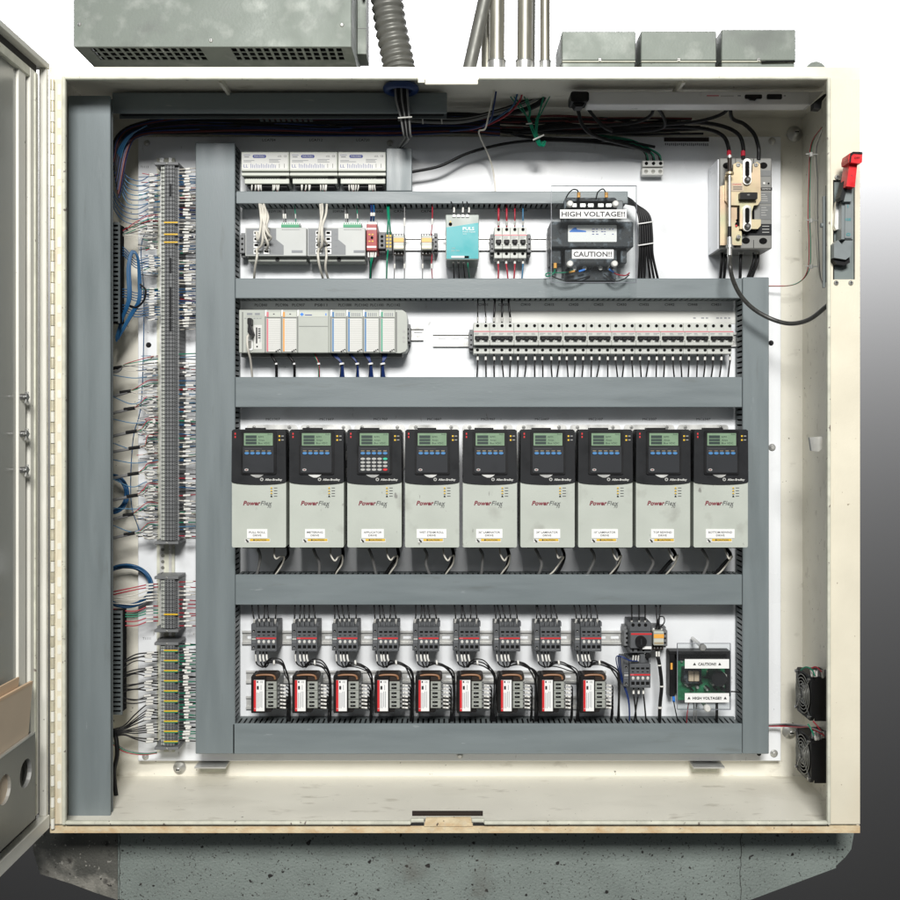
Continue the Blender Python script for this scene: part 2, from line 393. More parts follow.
# ================================================================ CABINET
cab = thing('electrical_cabinet', 'large cream steel control cabinet standing open with its contents in view', 'cabinet', (0, 0.3, -0.812))
L_, R_, T_, B_ = -402 * S, 408 * S, 360 * S, -406 * S
b = MB(0, 'beige_wall')
b.raw(L_, R_, BACK * S, (BACK + 3) * S, B_, T_); b.build('back_wall', cab)
b = MB(0, 'beige_wall'); b.raw(R_ - 2.5 * S, R_, 2 * S, BACK * S, B_, T_, 'beige_wall'); b.build('side_wall', cab)
b = MB(0, 'beige_wall'); b.raw(L_, L_ + 2.5 * S, 2 * S, BACK * S, B_, T_, 'beige_wall'); b.build('side_wall', cab)
b = MB(0, 'beige_wall'); b.raw(L_ + 2.5 * S, R_ - 2.5 * S, 2 * S, BACK * S, T_ - 2.5 * S, T_)
for xx in (-238, 235): b.raw(xx * S, (xx + 3) * S, 20 * S, 130 * S, T_ - 9 * S, T_ - 2.5 * S, 'beige_wall')
b.build('roof', cab)
b = MB(0, 'beige_wall'); b.raw(L_ + 2.5 * S, R_ - 2.5 * S, 2 * S, BACK * S, B_, B_ + 2.5 * S); b.build('floor_panel', cab)
# front flange (ring in four butted strips)
b = MB(0, 'cream_lit'); b.box(50, 67, 860, 79.5, 0, 2); b.build('front_flange', cab, label='bright top flange with dirt along its lower edge')
b = MB(0, 'cream_lit'); b.box(425, 79.5, 478, 84.5, -0.5, 2, 'cream_lit', .6); b.box(418, 79.5, 424.5, 82.5, 0, 2, 'rim'); b.build('latch_catch', cab)
b = MB(0, 'cream'); b.box(828, 79.5, 860, 152, 0, 2); b.box(828, 288, 860, 824, 0, 2); b.box(828, 152, 833, 288, 0, 2); b.box(855, 152, 860, 288, 0, 2); b.build('front_flange', cab)
b = MB(0, 'cream'); b.box(50, 79.5, 66, 824, 0, 2); b.build('front_flange', cab)
b = MB(0, 'rusty_edge'); b.box(50, 826, 860, 833, 0, 2)
b.prism([(424, 826), (426, 817.6), (471, 817.2), (473, 826)], -1, 1.5, 'rusty_edge')
b.build('front_flange', cab, label='rusty bottom flange with worn catch in the middle')
b = MB(0, 'black_matte'); b.box(412, 813, 483, 817.2, 3, 6, 'coil'); b.box(66, 823.6, 424, 826, 0.4, 2.4, 'gasket'); b.box(473, 823.6, 829, 826, 0.4, 2.4, 'gasket')
b.build('gasket', cab)
b = MB(0, 'rim')       # raised lip round the opening
b.box(63.6, 78, 67, 823.4, -5, 0, 'rim', .8); b.box(826, 79, 829, 823.4, -5, 0, 'rim', .8)
b.box(67, 78.3, 418, 80.8, -5, 0, 'rim', .8); b.box(478.5, 78.3, 826, 80.8, -5, 0, 'rim', .8)
b.box(67, 819.8, 411, 823.2, -5, 0, 'rim', .8); b.box(484, 819.8, 826, 823.2, -5, 0, 'rim', .8)
b.box(411, 817.6, 424, 820.6, -4, 0, 'rim', .5); b.box(471.5, 817.6, 484, 820.6, -4, 0, 'rim', .5)
b.build('opening_lip', cab)
# piano hinge
hg = MB(-2, 'hinge'); hg.box(50.4, 79, 50.9, 822, -3, 0); h_ = hg.build('piano_hinge', cab)
y = 80.0
kb = MB(-2, 'hinge')
while y < 820:
    m_ = 'hinge' if int(y / 10.7) % 2 else 'door_cream'
    kb.tube([kb.p(52.8, y, -2.4), kb.p(52.8, y + 10.0, -2.4)], 1.9, m_, 10); y += 10.7
kb.build('knuckles', h_)
b = MB(0, 'rim'); 
y = 84.0
while y < 815:
    if random.random() < .8: b.rrect(57.5, y, 61.2, y + rnd(5, 13), 1.2, -0.35, 0, 'door_cream')
    y += 17
b.build('worn_gasket', cab)
# mounting plate
mp = MB(PL, 'plate_white'); mp.box(138, 136.5, 781, 761, PL, PL + 2, 'plate_white', .6)
mp.box(138, 757.5, 781, 761.5, PL + 2, BACK - 1); mp.box(778, 137, 781, 757, PL + 2, BACK - 1)
plate = mp.build('mounting_plate', cab)
for (x, y, r) in ((147, 143, 2.6), (390, 143, 2.6), (772, 141, 3), (772, 447.5, 3), (771, 343, 2.2), (148.6, 345, 2.2), (774, 753.5, 3.2), (759, 753.7, 1.8), (460, 755.5, 2.6), (145.5, 756.5, 2.8)):
    b = MB(PL); b.lathe(x, y, [(r * .5, PL - 3), (r * .9, PL - 2), (r, PL - .2), (r * 1.25, PL - .1), (r * 1.25, PL)], 'black' if r < 2.5 else 'zinc', 12); b.build('bolt', plate)
def mark(t, x, y, h=3.0, wd=None, m='print_grey'):
    MB(PL).text(t, x, y, h, PL - .3, m, wd).build('marking', plate)
for t, x in (('LCA704', 269), ('LCA712', 316), ('LCA720', 363)): mark(t, x, 140, 2.6, 13)
for t, x in (('EGW136', 275), ('EGW136A', 339), ('SR600', 377), ('CR746', 400), ('CR748', 427)): mark(t, x, 211.3, 2.4, 12)
mark('CI401 CI402 CI403 CI404', 511, 210.5, 2.2, 32)
for t, x in (('PLC840', 261), ('PLC906', 282), ('PLC907', 298.5), ('PS811', 321), ('PLC1000', 345), ('PLC1042', 361.5), ('PLC1100', 377), ('PLC1142', 393.5)): mark(t, x, 305, 2.6, 13.2 if x > 330 else 12.5)
for t, x in (('CI401', 483), ('CI405', 503), ('CI410', 525.6), ('CI415', 549.2), ('CI420', 573.6), ('CI425', 598.6), ('CI430', 621.5), ('CI435', 644), ('CI442', 669.5), ('CI448', 692.5), ('CI451', 716)): mark(t, x, 304.6, 2.5, 9.6)
for i, n_ in enumerate((13, 16, 17, 18, 19, 20, 21, 22, 23)): mark('MC%d07' % n_, 273 + 53.9 * i - (0.1 * i), 419.2, 2.3, 14)
mark('T1111', 146.6, 638.4, 2.4, 8); mark('T1113', 144.5, 167, 2.2, 8)
MB(PL).box(664, 137.5, 709, 141.6, PL - .3, PL, 'coil').build('marking', plate)
b = MB(PL)
for i in range(22): b.box(665 + i * 2, 143 + rnd(0, .5), 666.2 + i * 2, 145.2 + rnd(0, 1), PL - .3, PL, 'print_light')
b.build('marking', plate)
# mounting brackets and studs on the back wall
for x0, x1 in ((197, 228), (691, 722)):
    b = MB(BACK - 12, 'galv'); b.box(x0, 763.5, x1, 765, BACK - 24, BACK, 'zinc'); b.prism([(x0 + 1, 765), (x1 - 1, 765), (x1 - 4, 774), (x0 + 2, 774)], BACK - 5, BACK - 3, 'rim'); b.build('bracket', cab)
for x, y, r in ((178.8, 768.5, 6.5), (795.5, 133, 8), (790.5, 732, 7.5), (75, 83, 6)):
    b = MB(BACK - 4); b.lathe(x, y, [(r * .2, BACK - 9), (r * .42, BACK - 8), (r * .42, BACK - 3), (r * .9, BACK - 2.6), (r, BACK - .5)], 'zinc', 18)
    b.box(x - r * .25, y - .5, x + r * .25, y + .5, BACK - 9.6, BACK - 8, 'black_matte'); b.build('anchor_bolt', cab)
b = MB(8, 'zinc'); b.prism([(813, 437.5), (826, 436.5), (826, 449), (822, 452), (815, 451)], 18, 22, 'zinc'); b.build('door_stop', cab)
b = MB(0, 'coil'); b.raw(R_ - 4 * S, R_ - 2.6 * S, 55 * S, 62 * S, -232 * S, -222 * S); b.build('wall_slot', cab)
b = MB(0, 'galv'); b.box(801, 60.5, 827, 70, 40, 60, 'galv'); b = MB(48); b.disc(816, 72, 10.5, 48, 60, 'galv', 24); b.build('roof_plug', cab)

# ---------------------------------------------------------------- the open door (hinged left, turned toward the viewer)
def rb(m, x0, x1, d0, d1, z0, z1, mt, bev=0.0): m.raw(x0 * S, x1 * S, d0 * S, d1 * S, z0 * S, z1 * S, mt, bev * S)
door = MB(0, 'door_cream')
rb(door, -432, -428, -400, -3, -400, 362, 'door_cream')
rb(door, -428, -401, -400, -3, 356, 362, 'door_cream', .6); rb(door, -428, -401, -400, -3, -400, -386, 'door_cream', .8)
rb(door, -428, -401.8, -400, -394, -386, 356, 'door_cream')
rb(door, -409.5, -402.2, -9, -3, -386, 356, 'door_cream', .8)
dr = door.build('door', cab, label='open door seen edge-on at the left')
g = MB(0, 'gasket'); rb(g, -428, -413, -16, -10, -386, 356, 'gasket'); rb(g, -428, -409, -394, -16, 346, 355.6, 'gasket'); rb(g, -428, -409, -394, -16, -385.6, -379, 'gasket'); g.build('door_gasket', dr)
g = MB(0, 'door_cream'); rb(g, -428, -405, -40, -20, -379, 346, 'door_cream', 1); rb(g, -428, -405, -394, -40, 336, 346, 'rim', 1); rb(g, -428, -405, -394, -40, -379, -372, 'door_cream', 1)
rb(g, -405, -403.5, -31, -28, -376, 343, 'rim'); g.build('door_frame', dr)
g = MB(0, 'door_panel'); rb(g, -428, -409, -394, -40, -372, 336, 'door_panel'); rb(g, -409, -406.5, -62, -47, -372, 336, 'door_cream')
g.build('inner_panel', dr)
for py in (397, 434, 470):
    c = P(26, py, -57); g = MB(0, 'zinc')
    g.tube([Vector((-.816, c.y, c.z)), Vector((-.800, c.y, c.z))], 3.2, 'fan_metal', 12)
    for a in (0, 60, 120):
        dv = Vector((0, math.cos(math.radians(a)), math.sin(math.radians(a)))) * 7 * S
        q = Vector((-.802, c.y, c.z)); g.tube([q - dv, q + dv * .8], .8, 'zinc', 6)
    g.build('latch_bolt', dr)
# pocket with real round holes
pk = MB(0, 'pocket')
def pocket_cell(d0, d1, z0, z1, cd, cz, r, X, n=24):
    c = []; e = []
    for i in range(n):
        a = 2 * math.pi * i / n; ca, sa = math.cos(a), math.sin(a)
        c.append((X * S, (cd + r * ca) * S, (cz + r * sa) * S))
        t = 1e9
        if ca > 1e-6: t = min(t, (d1 - cd) / ca)
        if ca < -1e-6: t = min(t, (d0 - cd) / ca)
        if sa > 1e-6: t = min(t, (z1 - cz) / sa)
        if sa < -1e-6: t = min(t, (z0 - cz) / sa)
        e.append((X * S, (cd + ca * t) * S, (cz + sa * t) * S))
    pk.add(c + e, [(i, n + i, n + (i + 1) % n, (i + 1) % n) for i in range(n)], 'pocket')
    crn = [(X * S, a * S, bb * S) for a, bb in ((d0, z0), (d1, z0), (d1, z1), (d0, z1))]
    for q in crn:     # fill the four corners missed by the radial samples
        ang = math.atan2(q[2] / S - cz, q[1] / S - cd) % (2 * math.pi); i = int(ang / (2 * math.pi / n)) % n
        pk.add([e[i], q, e[(i + 1) % n]], [(0, 1, 2)], 'pocket')
    ci = [(x - 2 * S, yy, z) for x, yy, z in c]
    pk.add(c + ci, [(i, (i + 1) % n, n + (i + 1) % n, n + i) for i in range(n)], 'zinc')
for X in (-395, -397):
    pocket_cell(-95, -54, -368, -289, -73, -321, 13, X); pocket_cell(-140, -95, -368, -289, -117.5, -320, 13, X)
    pk.add([(X * S, -.74, -368 * S), (X * S, -.28, -368 * S), (X * S, -.28, -289 * S), (X * S, -.74, -289 * S)], [(0, 1, 2, 3)], 'pocket')
rb(pk, -409, -395, -370, -54, -371, -368, 'pocket'); rb(pk, -408.5, -395, -54, -52, -371, -289, 'pocket')
rb(pk, -397.5, -394.6, -370, -54, -290, -288.4, 'zinc')
pk.build('document_pocket', dr)
f_ = MB(0, 'paper')
def sheet(x0, x1, pts, mt):
    n = len(pts); v = [(x * S, d * S, z * S) for x in (x0, x1) for d, z in pts]
    f_.add(v, [tuple(range(n)), tuple(range(2 * n - 1, n - 1, -1))] + [(i, i + n, (i + 1) % n + n, (i + 1) % n) for i in range(n)], mt)
sheet(-400.5, -398, [(-51, -243), (-60, -288), (-92, -305), (-99, -362), (-330, -362), (-330, -236)], 'paper')
sheet(-403.5, -401.5, [(-72, -232), (-98, -362), (-330, -362), (-330, -226)], 'paper_edge')
sheet(-400.7, -397.8, [(-50.5, -241), (-50.9, -243.4), (-330, -236.4), (-330, -234)], 'paper_edge')
solo(f_, 'document_folder', 'tan paper folder standing in the pocket of the open door', 'folder')

# ================================================================ WIRE DUCTS
def duct(label, x0, y0, x1, y1, vertical, df=DUCT, db=PL, fingers=(1, 1), group='grey slotted wire ducts'):
    c = P((x0 + x1) / 2, y1, df); t = thing('wire_duct', label, 'wire duct', (c.x, db * S, c.z), group)
    m = 'duct_upright' if vertical else 'duct'
    b = MB(df, m); b.box(x0, y0, x1, y1, df, df + 3.2, m, .7); b.build('cover', t)
    b = MB(df, 'duct_finger')
    if vertical:
        b.box(x0 + 1, y0 + .5, x1 - 1, y1 - .5, db - 2, db - .3)
        for sd, on in ((x0 + 1, fingers[0]), (x1 - 2.2, fingers[1])):
            if not on: continue
            y = y0 + .5
            while y < y1 - 3:
                b.box(sd, y, sd + 1.2, min(y + 3.4, y1), df + 3.2, db - 6); y += 5.3
            b.box(sd, y0 + .5, sd + 1.2, y1 - .5, db - 6, db - 2)
    else:
        b.box(x0 + .5, y0 + 1, x1 - .5, y1 - 1, db - 2, db - .3)
        for sd, on in ((y0 + 1, fingers[0]), (y1 - 2.2, fingers[1])):
            if not on: continue
            x = x0 + .5
            while x < x1 - 3:
                b.box(x, sd, min(x + 3.4, x1), sd + 1.2, df + 3.2, db - 6); x += 5.3
            b.box(x0 + .5, sd, x1 - .5, sd + 1.2, db - 6, db - 2)
    b.build('slotted_body', t)
    b = MB(df, 'duct_shade'); b.box(x0 + 3.5, y0 + 3.5, x1 - 3.5, y1 - 3.5, df + 6, db - 3)  # solid block; shade among the wires inside is put into its colour
    o = b.build('shaded_wire_fill', t); o['kind'] = 'stuff'
    return t
duct('widest upright grey duct at the far left beside the hinge', 68, 95.5, 110.3, 818, True, 38, 50, (0, 0))
duct('long upright grey duct left of the drives and breakers', 195.5, 142.5, 235, 754, True)
duct('short upright grey duct piece right of the three cream modules', 386.3, 148, 412, 191, True)
duct('narrow level duct ending behind the large black transformer', 236, 191.2, 628, 203.6, False)
duct('level duct between the teal power supply and the breaker row', 235.3, 278.3, 742.3, 298.3, False)
duct('level duct between the long breaker row and the drives', 235.3, 377, 742.3, 407.3, False)
duct('level duct just under the nine drives', 235.3, 574.6, 742.3, 605, False)
duct('lowest level duct under the row of small transformers', 232.5, 723.8, 742.3, 754.2, False)
duct('upright grey duct at the right beneath the main breaker', 742.8, 277.2, 769, 754, True)
duct('shadowed level duct under the cabinet roof', 112, 92.5, 447, 113, False, 58, 82, (0, 0))
def stub(label, x0, y0, x1, y1, d0):
    t = thing('duct_stub', label, 'wire duct', tuple(P(x0, y1, d0 + 12)), 'slotted duct pieces behind the left duct')
    b = MB(d0, 'duct_finger'); b.box(x0, y0, x0 + 1.5, y1, d0, d0 + 3); b.box(x1 - 1.3, y0, x1, y1, d0, d0 + 3)
    y = y0
    while y < y1 - 2: b.box(x0 + 1.5, y, x1 - 1.3, y + 2.6, d0 + .2, d0 + 2.4); y += 4.6
    b.build('slotted_face', t)
    MB(d0, 'duct_shade').box(x0 - 4, y0 + 1, x1 - 2, y1 - 1, d0 + 4, d0 + 22).build('duct_inside', t)
stub('slotted duct piece with level slots, upper end behind the left duct', 111, 222, 119.5, 323, 92)
stub('slotted duct piece at the lower end behind the left duct', 109, 611, 122, 715, 92)
# vent-like slotted duct end under the roof
b = MB(95, 'duct_finger'); b.box(256, 113.5, 314, 114.5, 95, 97); 
for i in range(10): b.prism([(257.5 + i * 5.5, 114.5), (260.8 + i * 5.5, 114.5), (263.4 + i * 5.5, 121), (260.1 + i * 5.5, 121)], 95, 97)
solo(b, 'duct_end', 'slotted grey duct end peeking out under the roof, above the cream modules', 'wire duct')

# ================================================================ DIN RAILS
def rail(label, x0, x1, y0, y1, slots=True, ref=PL - 3, ends='rail'):
    b = MB(ref, 'rail'); h = y1 - y0; e = h * .16
    b.box(x0, y0, x1, y0 + e, ref - 1, ref, 'rail'); b.box(x0, y1 - e, x1, y1, ref - 1, ref, 'rail')
    b.box(x0, y0 + e - .5, x1, y0 + e, ref, PL - .6, 'rail_edge'); b.box(x0, y1 - e, x1, y1 - e + .5, ref, PL - .6, 'rail_edge')
    a0, a1 = y0 + e, y1 - e; c0, c1 = y0 + h * .38, y1 - h * .38
    b.box(x0, a0, x1, c0, PL - 1.2, PL - .5, 'rail'); b.box(x0, c1, x1, a1, PL - 1.2, PL - .5, 'rail')
    x = x0
    while x < x1:
        b.box(x, c0, min(x + 5, x1), c1, PL - 1.2, PL - .5, 'rail'); x += 13
    return solo(b, 'mounting_rail', label, 'mounting rail', 'steel mounting rails')
rail('steel rail behind the teal power supply', 243, 546, 236.6, 250.4)
rail('short rail end sticking out right of the controller rack', 240, 423.5, 327, 340.3)
rail('rail carrying the long breaker row', 433, 738, 332.6, 346.6)
rail('rail carrying the row of nine contactors', 242, 664, 630.6, 644.2)
rail('upper of two rails behind the small transformers', 246, 606, 670.5, 683)
rail('lower of two rails behind the small transformers', 246, 606, 696, 709)
rail('upright stub', 0, 0.1, 0, 0.1) if False else None
b = MB(PL - 3, 'rail_edge'); b.box(156.8, 158, 174.5, 752, PL - 3, PL - .5, 'rim'); b.box(160, 158, 164, 752, PL - 4, PL - 3, 'rail'); b.box(169, 158, 172, 752, PL - 4, PL - 3, 'rail')
for i in range(5): b.disc(163, 549.5 + i * 6, 1.7, PL - 4.4, PL - 3.9, 'rail_edge', 10)
solo(b, 'mounting_rail', 'upright rail carrying the three terminal strips at the left', 'mounting rail', 'steel mounting rails')
def end_clamp(label, x0, y0, x1, y1, df=122):
    b = MB(df, 'terminal'); h = y1 - y0
    b.box(x0, y0 + h * .12, x1, y1 - h * .12, df, PL - 1, 'terminal', .5); b.box(x0 + .5, y0, x1 - .5, y0 + h * .2, df + 6, PL - 2, 'terminal'); b.box(x0 + .5, y1 - h * .2, x1 - .5, y1, df + 6, PL - 2, 'terminal_dark')
    for q in (.28, .5, .72): b.disc((x0 + x1) / 2, y0 + h * q, (x1 - x0) * .22, df - .2, df + 1, 'black_matte', 8)
    return solo(b, 'end_clamp', label, 'end clamp', 'grey rail end clamps')
for lb, a in (('grey end clamp left of the network switches', (239.5, 232, 245, 256)), ('grey end clamp right of the red relay module', (378.5, 231, 385.5, 251)),
              ('grey end clamp right of the second amber relay', (433.5, 232, 438, 252)), ('grey end clamp left of the four small breakers', (490, 233, 494.2, 255)),
              ('grey end clamp right of the four small breakers', (527, 233, 531.5, 255)), ('grey end clamp on the rail end right of the controller rack', (405, 323.5, 410.5, 344)),
              ('grey end clamp left of the long breaker row', (469, 329, 473.3, 351)), ('grey end clamp left of the motor switch with black knob', (624, 627.5, 630, 648.5)),
              ('grey end clamp right of the amber relay, lower row', (662.5, 628, 667.5, 648.5))): end_clamp(lb, *a)

# ================================================================ small-part helpers
def ferrule_wire(mb, pts, r, m, f0=0.25, fl=0.22, fr=1.25):
    c = sm([P(*a) for a in pts], 6); mb.tube(c, r, m, 6)
    n = len(c); i0 = int(f0 * (n - 1)); i1 = max(i0 + 1, int((f0 + fl) * (n - 1)))
    mb.tube(c[i0:i1 + 1], fr, 'ferrule', 8)

# ================================================================ THREE CREAM MODULES (top row)
def cream_module(i):
    x0 = 241.2 + 48.35 * i; x1 = x0 + 47.9; df = 112; c = P((x0 + x1) / 2, 183, df)
    t = thing('power_module', 'cream module with blue printing, %s of the three in the top row' % ['left one', 'middle one', 'right one'][i], 'power module', (c.x, PL * S, c.z), 'cream modules in the top row')
    b = MB(df, 'offwhite'); b.box(x0, 151.8, x1, 171, df, PL - 1, 'offwhite', .7); b.box(x0, 172.6, x1, 175.4, df + 1, PL - 2, 'offwhite', .5)
    b.box(x0 + .4, 171, x1 - .4, 172.6, df + 3, PL - 3, 'plc_seam')
    b.box(x0 + 2, 176.6, x1 - 1, 182.2, df + 7, PL - 2, 'offwhite', .5); b.box(x0 + 4, 182.2, x1 - 4, 184.5, df + 12, PL - 3, 'black')
    b.box(x0 + 1, 175.4, x1 - 1, 176.6, df + 9, PL - 3, 'terminal_dark'); b.build('housing', t)
    b = MB(df); b.rrect(x0 + .8, 153.2, x1 - 1.4, 169.4, .5, df - .25, df, 'card')
    b.rrect(x0 + 11.5, 154.9, x0 + 25, 158, 1.4, df - .45, df - .2, 'print_blue')
    b.text('MASTERS', x0 + 18.2, 156.4, 1.5, df - .6, 'card', 10)
    b.text('CE', x0 + 44, 156.2, 1.8, df - .4, 'print_grey'); b.text('cUL', x0 + 38.5, 156.2, 1.8, df - .4, 'print_grey')
    b.box(x0 + 2.5, 155, x0 + 9, 155.3, df - .4, df - .2, 'print_blue'); b.box(x0 + 3, 156.5, x0 + 8, 157.4, df - .4, df - .2, 'print_light')
    for r_ in range(3): b.box(x0 + 28, 159.2 + r_ * 1.3, x0 + 38 + rnd(-2, 3), 159.7 + r_ * 1.3, df - .4, df - .2, 'print_light')
    for r_ in range(2): b.box(x0 + 2.5, 160.4 + r_ * 1.2, x0 + 10 + rnd(0, 9), 160.9 + r_ * 1.2, df - .4, df - .2, 'print_light')
    for j in range(15): b.box(x0 + 9.5 + j * 1.75, 163.8 + (j % 3) * .6, x0 + 9.95 + j * 1.75, 168.2, df - .4, df - .2, 'print_blue')
    b.text('LL', x0 + 4.7, 166, 3, df - .4, 'print_blue', 4.5)
    for xx in (38, 43): b.box(x0 + xx, 163.8, x0 + xx + .4, 168, df - .4, df - .2, 'print_grey')
    b.build('printed_label', t)
    b = MB(df + 7)
    for j in range(14): b.disc(x0 + 4.5 + j * 2.35, 178.6, .55, df + 6.6, df + 7.5, 'plc_seam', 6)
    b.box(x0 + 38.5, 176, x0 + 45, 178.6, df + 5.5, df + 8, 'black'); b.build('terminal_row', t)
    for j, (xx, m_) in enumerate(((11.5, 'w_white'), (13.5, 'w_white'), (15.6, 'w_red'), (18.5, 'w_white'), (20.5, 'w_white'), (31, 'w_white'), (33, 'w_green'), (35, 'w_red'), (37.3, 'w_white'))):
        b = MB(0); q = x0 + xx + rnd(-.5, .5); ferrule_wire(b, [(q, 182, 126), (q + rnd(-.8, .8), 187, 120), (q + rnd(-1.5, 1.5), 193, 124)], .45, m_, .35, .4, .85); b.build('wire', t)
for i in range(3): cream_module(i)

# ================================================================ NETWORK SWITCHES
def net_switch(i):
    x0 = 245.2 + 62 * i; x1 = x0 + 61.2; df = 112; c = P((x0 + x1) / 2, 260, df)
    if i: x1 = 365.3
    t = thing('network_switch', ['left one of the two grey network switches, more cables plugged in', 'right one of the two grey network switches, beside the red relay module'][i], 'network switch', (c.x, PL * S, c.z), 'network switches')
    b = MB(df, 'switch_light'); b.box(x0, 227.5, x1, 256, df, PL - 3, 'switch_light', .6); b.box(x0 + 1.5, 256, x1 - 1, 260.3, df + 8, PL - 3, 'block_grey', .4)
    b.disc(x0 + 31, 258.4, 2.2, df + 7.5, df + 9, 'black', 12, ); b.build('housing', t)
    b = MB(df, 'switch_grey'); b.prism([(x0 + 1, 228.6), (x0 + 31, 228.6), (x0 + 31, 239.5), (x0 + 38.5, 245.5), (x0 + 38.5, 254.8), (x0 + 1, 254.8)], df - .3, df, 'switch_grey')
    for j in range(4):
        for s_ in (3, 27): b.box(x0 + s_, 234 + j * 6, x0 + s_ + 4, 234.4 + j * 6, df - .5, df - .2, 'print_light')
    b.box(x0 + 46.5, 250.3, x0 + 57.5, 252.6, df - .5, df, 'print_light'); b.text('', 0, 0, 1, 1)
    for j in range(9): b.box(x0 + 37 + j * 2, 229.4, x0 + 38 + j * 2, 229.8, df - .4, df, 'print_grey')
    b.build('front_panel', t)
    for s_ in (8.6, 18.6):
        for j in range(4):
            b = MB(df); yy = 231 + j * 6.1
            b.box(x0 + s_, yy, x0 + s_ + 5.6, yy + 4.9, df - .8, df - .2, 'label_white'); b.box(x0 + s_ + .7, yy + .8, x0 + s_ + 4.4, yy + 3.2, df - 1, df - .7, 'black_matte'); b.build('port', t)
    b = MB(df + 4); b.box(x0 + 36, 222.4, x0 + 54, 224.6, df + 4, PL - 10, 'label_white'); b.box(x0 + 36, 224.6, x0 + 54, 227.5, df + 3, PL - 8, 'green')
    for j in range(8): b.box(x0 + 36.6 + j * 2.2, 222.8, x0 + 37.8 + j * 2.2, 224, df + 3.6, df + 4.2, 'green')
    b.build('green_connector', t)
    for xx, m_ in ((38.5, 'w_grey'), (40.5, 'w_black'), (50.5, 'w_green')):
        b = MB(0); ferrule_wire(b, [(x0 + xx, 222.5, 124), (x0 + xx - .3, 214, 122), (x0 + xx - 1.5, 203, 128)], .55, m_, .3, .25, 1.0 if m_ != 'w_green' else .56); b.build('wire', t)
    return t
net_switch(0); net_switch(1)
cn = 'cream network patch cables'
for j, (a, lb) in enumerate((
    ([(259, 202, 118), (260.5, 212, 100), (261, 224, 96), (258, 240, 98), (256.5, 232, 109)], 'cream patch cable hanging into the left switch, outermost left of its bunch'),
    ([(260, 202, 118), (264, 215, 98), (263, 230, 95), (262, 244, 99), (257, 250, 109)], 'cream patch cable into the lower left port of the left switch'),
    ([(263, 202, 118), (266, 214, 99), (264, 232, 94), (268, 244, 98), (266.5, 250, 109)], 'cream patch cable into the lowest right port of the left switch'),
    ([(264, 202, 118), (262.5, 216, 97), (267, 232, 95), (271, 238, 99), (266, 243, 109)], 'cream patch cable crossing the bunch on the left switch'),
    ([(262, 202, 120), (268, 216, 100), (266.5, 226, 97), (269, 233, 103), (266, 237, 109)], 'cream patch cable into an upper right port of the left switch'),
    ([(256.5, 249, 109), (257, 256, 98), (255, 268, 106), (254, 280, 122)], 'cream patch cable dropping from the left switch to the duct below'),
    ([(322, 202, 118), (322.5, 212, 98), (320, 226, 95), (318.5, 240, 98), (319, 246, 109)], 'thick cream patch cable down the middle of the right switch'),
    ([(320, 202, 118), (321, 216, 97), (321.5, 230, 96), (322, 244, 99), (319.5, 250, 109)], 'cream patch cable second from left into the right switch'),
    ([(327, 202, 118), (326, 214, 100), (322.5, 226, 96), (323, 238, 98), (327, 244, 108)], 'cream patch cable curving in from the right on the right switch'),
    ([(318.5, 249, 109), (318, 256, 98), (320, 268, 104), (323.5, 280, 122)], 'left one of two cream cables dropping from the right switch'),
    ([(326, 248, 109), (326.5, 256, 99), (325.5, 268, 105), (328.5, 280, 122)], 'right one of two cream cables dropping from the right switch'))):
    b = MB(0); b.wire(a, 1.35, 'w_white', 8); solo(b, 'patch_cable', lb, 'cable', cn)

# ================================================================ RED RELAY MODULE
c = P(372, 251, 104); t = thing('relay_module', 'dark red relay module between the network switches and a green-wired terminal', 'relay module', (c.x, PL * S, c.z))
b = MB(104, 'module_red'); b.box(366.5, 224, 377, 250.5, 104, PL - 4, 'module_red', .6); b.box(367.3, 220.5, 376.5, 224, 112, PL - 8, 'zinc', .4); b.build('housing', t)
b = MB(104); b.box(367, 228, 376.3, 229.8, 103.6, 104, 'label_white'); b.box(367, 246, 376.3, 247.8, 103.6, 104, 'label_white')
b.disc(372, 237.6, 1.3, 103, 104, 'black_matte', 10)
for xx, yy in ((369.5, 234.5), (372.6, 234.5), (369.5, 241.3), (372.6, 241.3)): b.box(xx - .9, yy - .6, xx + .9, yy + .6, 103.6, 104, 'yellow')
b.build('front_marks', t)
for q, m_ in (((371, 221, 112), 'w_navy'), ((373.5, 221, 112), 'w_blue')):
    b = MB(0); ferrule_wire(b, [q, (q[0] + .5, 213, 108), (q[0], 202, 120)], 1.1, m_, .35, .2, 1.5); b.build('wire', t)
for q, m_ in (((368.5, 250, 112), 'w_black'), ((371, 250, 112), 'w_green'), ((373, 250, 112), 'w_green'), ((375.4, 250, 112), 'w_black')):
    b = MB(0); ferrule_wire(b, [q, (q[0], 256, 106), (369.8 + (q[0] - 368) * .25, 266, 108), (369.5 + (q[0] - 368) * .2, 280, 122)], .7, m_, .2, .2, 1.1); b.build('wire', t)
# green wired ground terminal
t = thing('ground_terminal', 'yellow-dotted ground terminal with two green wires', 'terminal block', tuple(P(388, 251, PL)))
b = MB(118, 'terminal'); b.box(385.8, 232, 392, 251, 118, PL - 2, 'terminal_dark', .4)
for yy in (236, 239.5, 243, 246.5):
    for xx in (387.3, 390.4): b.box(xx - 1, yy - 1, xx + 1, yy + 1, 117.2, 118.2, 'yellow')
b.build('terminal_body', t)
for a in ([(387.5, 234, 117), (388, 220, 112), (387, 202, 122)], [(390.5, 234, 117), (389.5, 222, 111), (388.5, 202, 122)], [(388, 250, 117), (387, 262, 110), (386.5, 281, 122)]):
    b = MB(0); b.wire(a, .9, 'w_green', 6); b.build('wire', t)
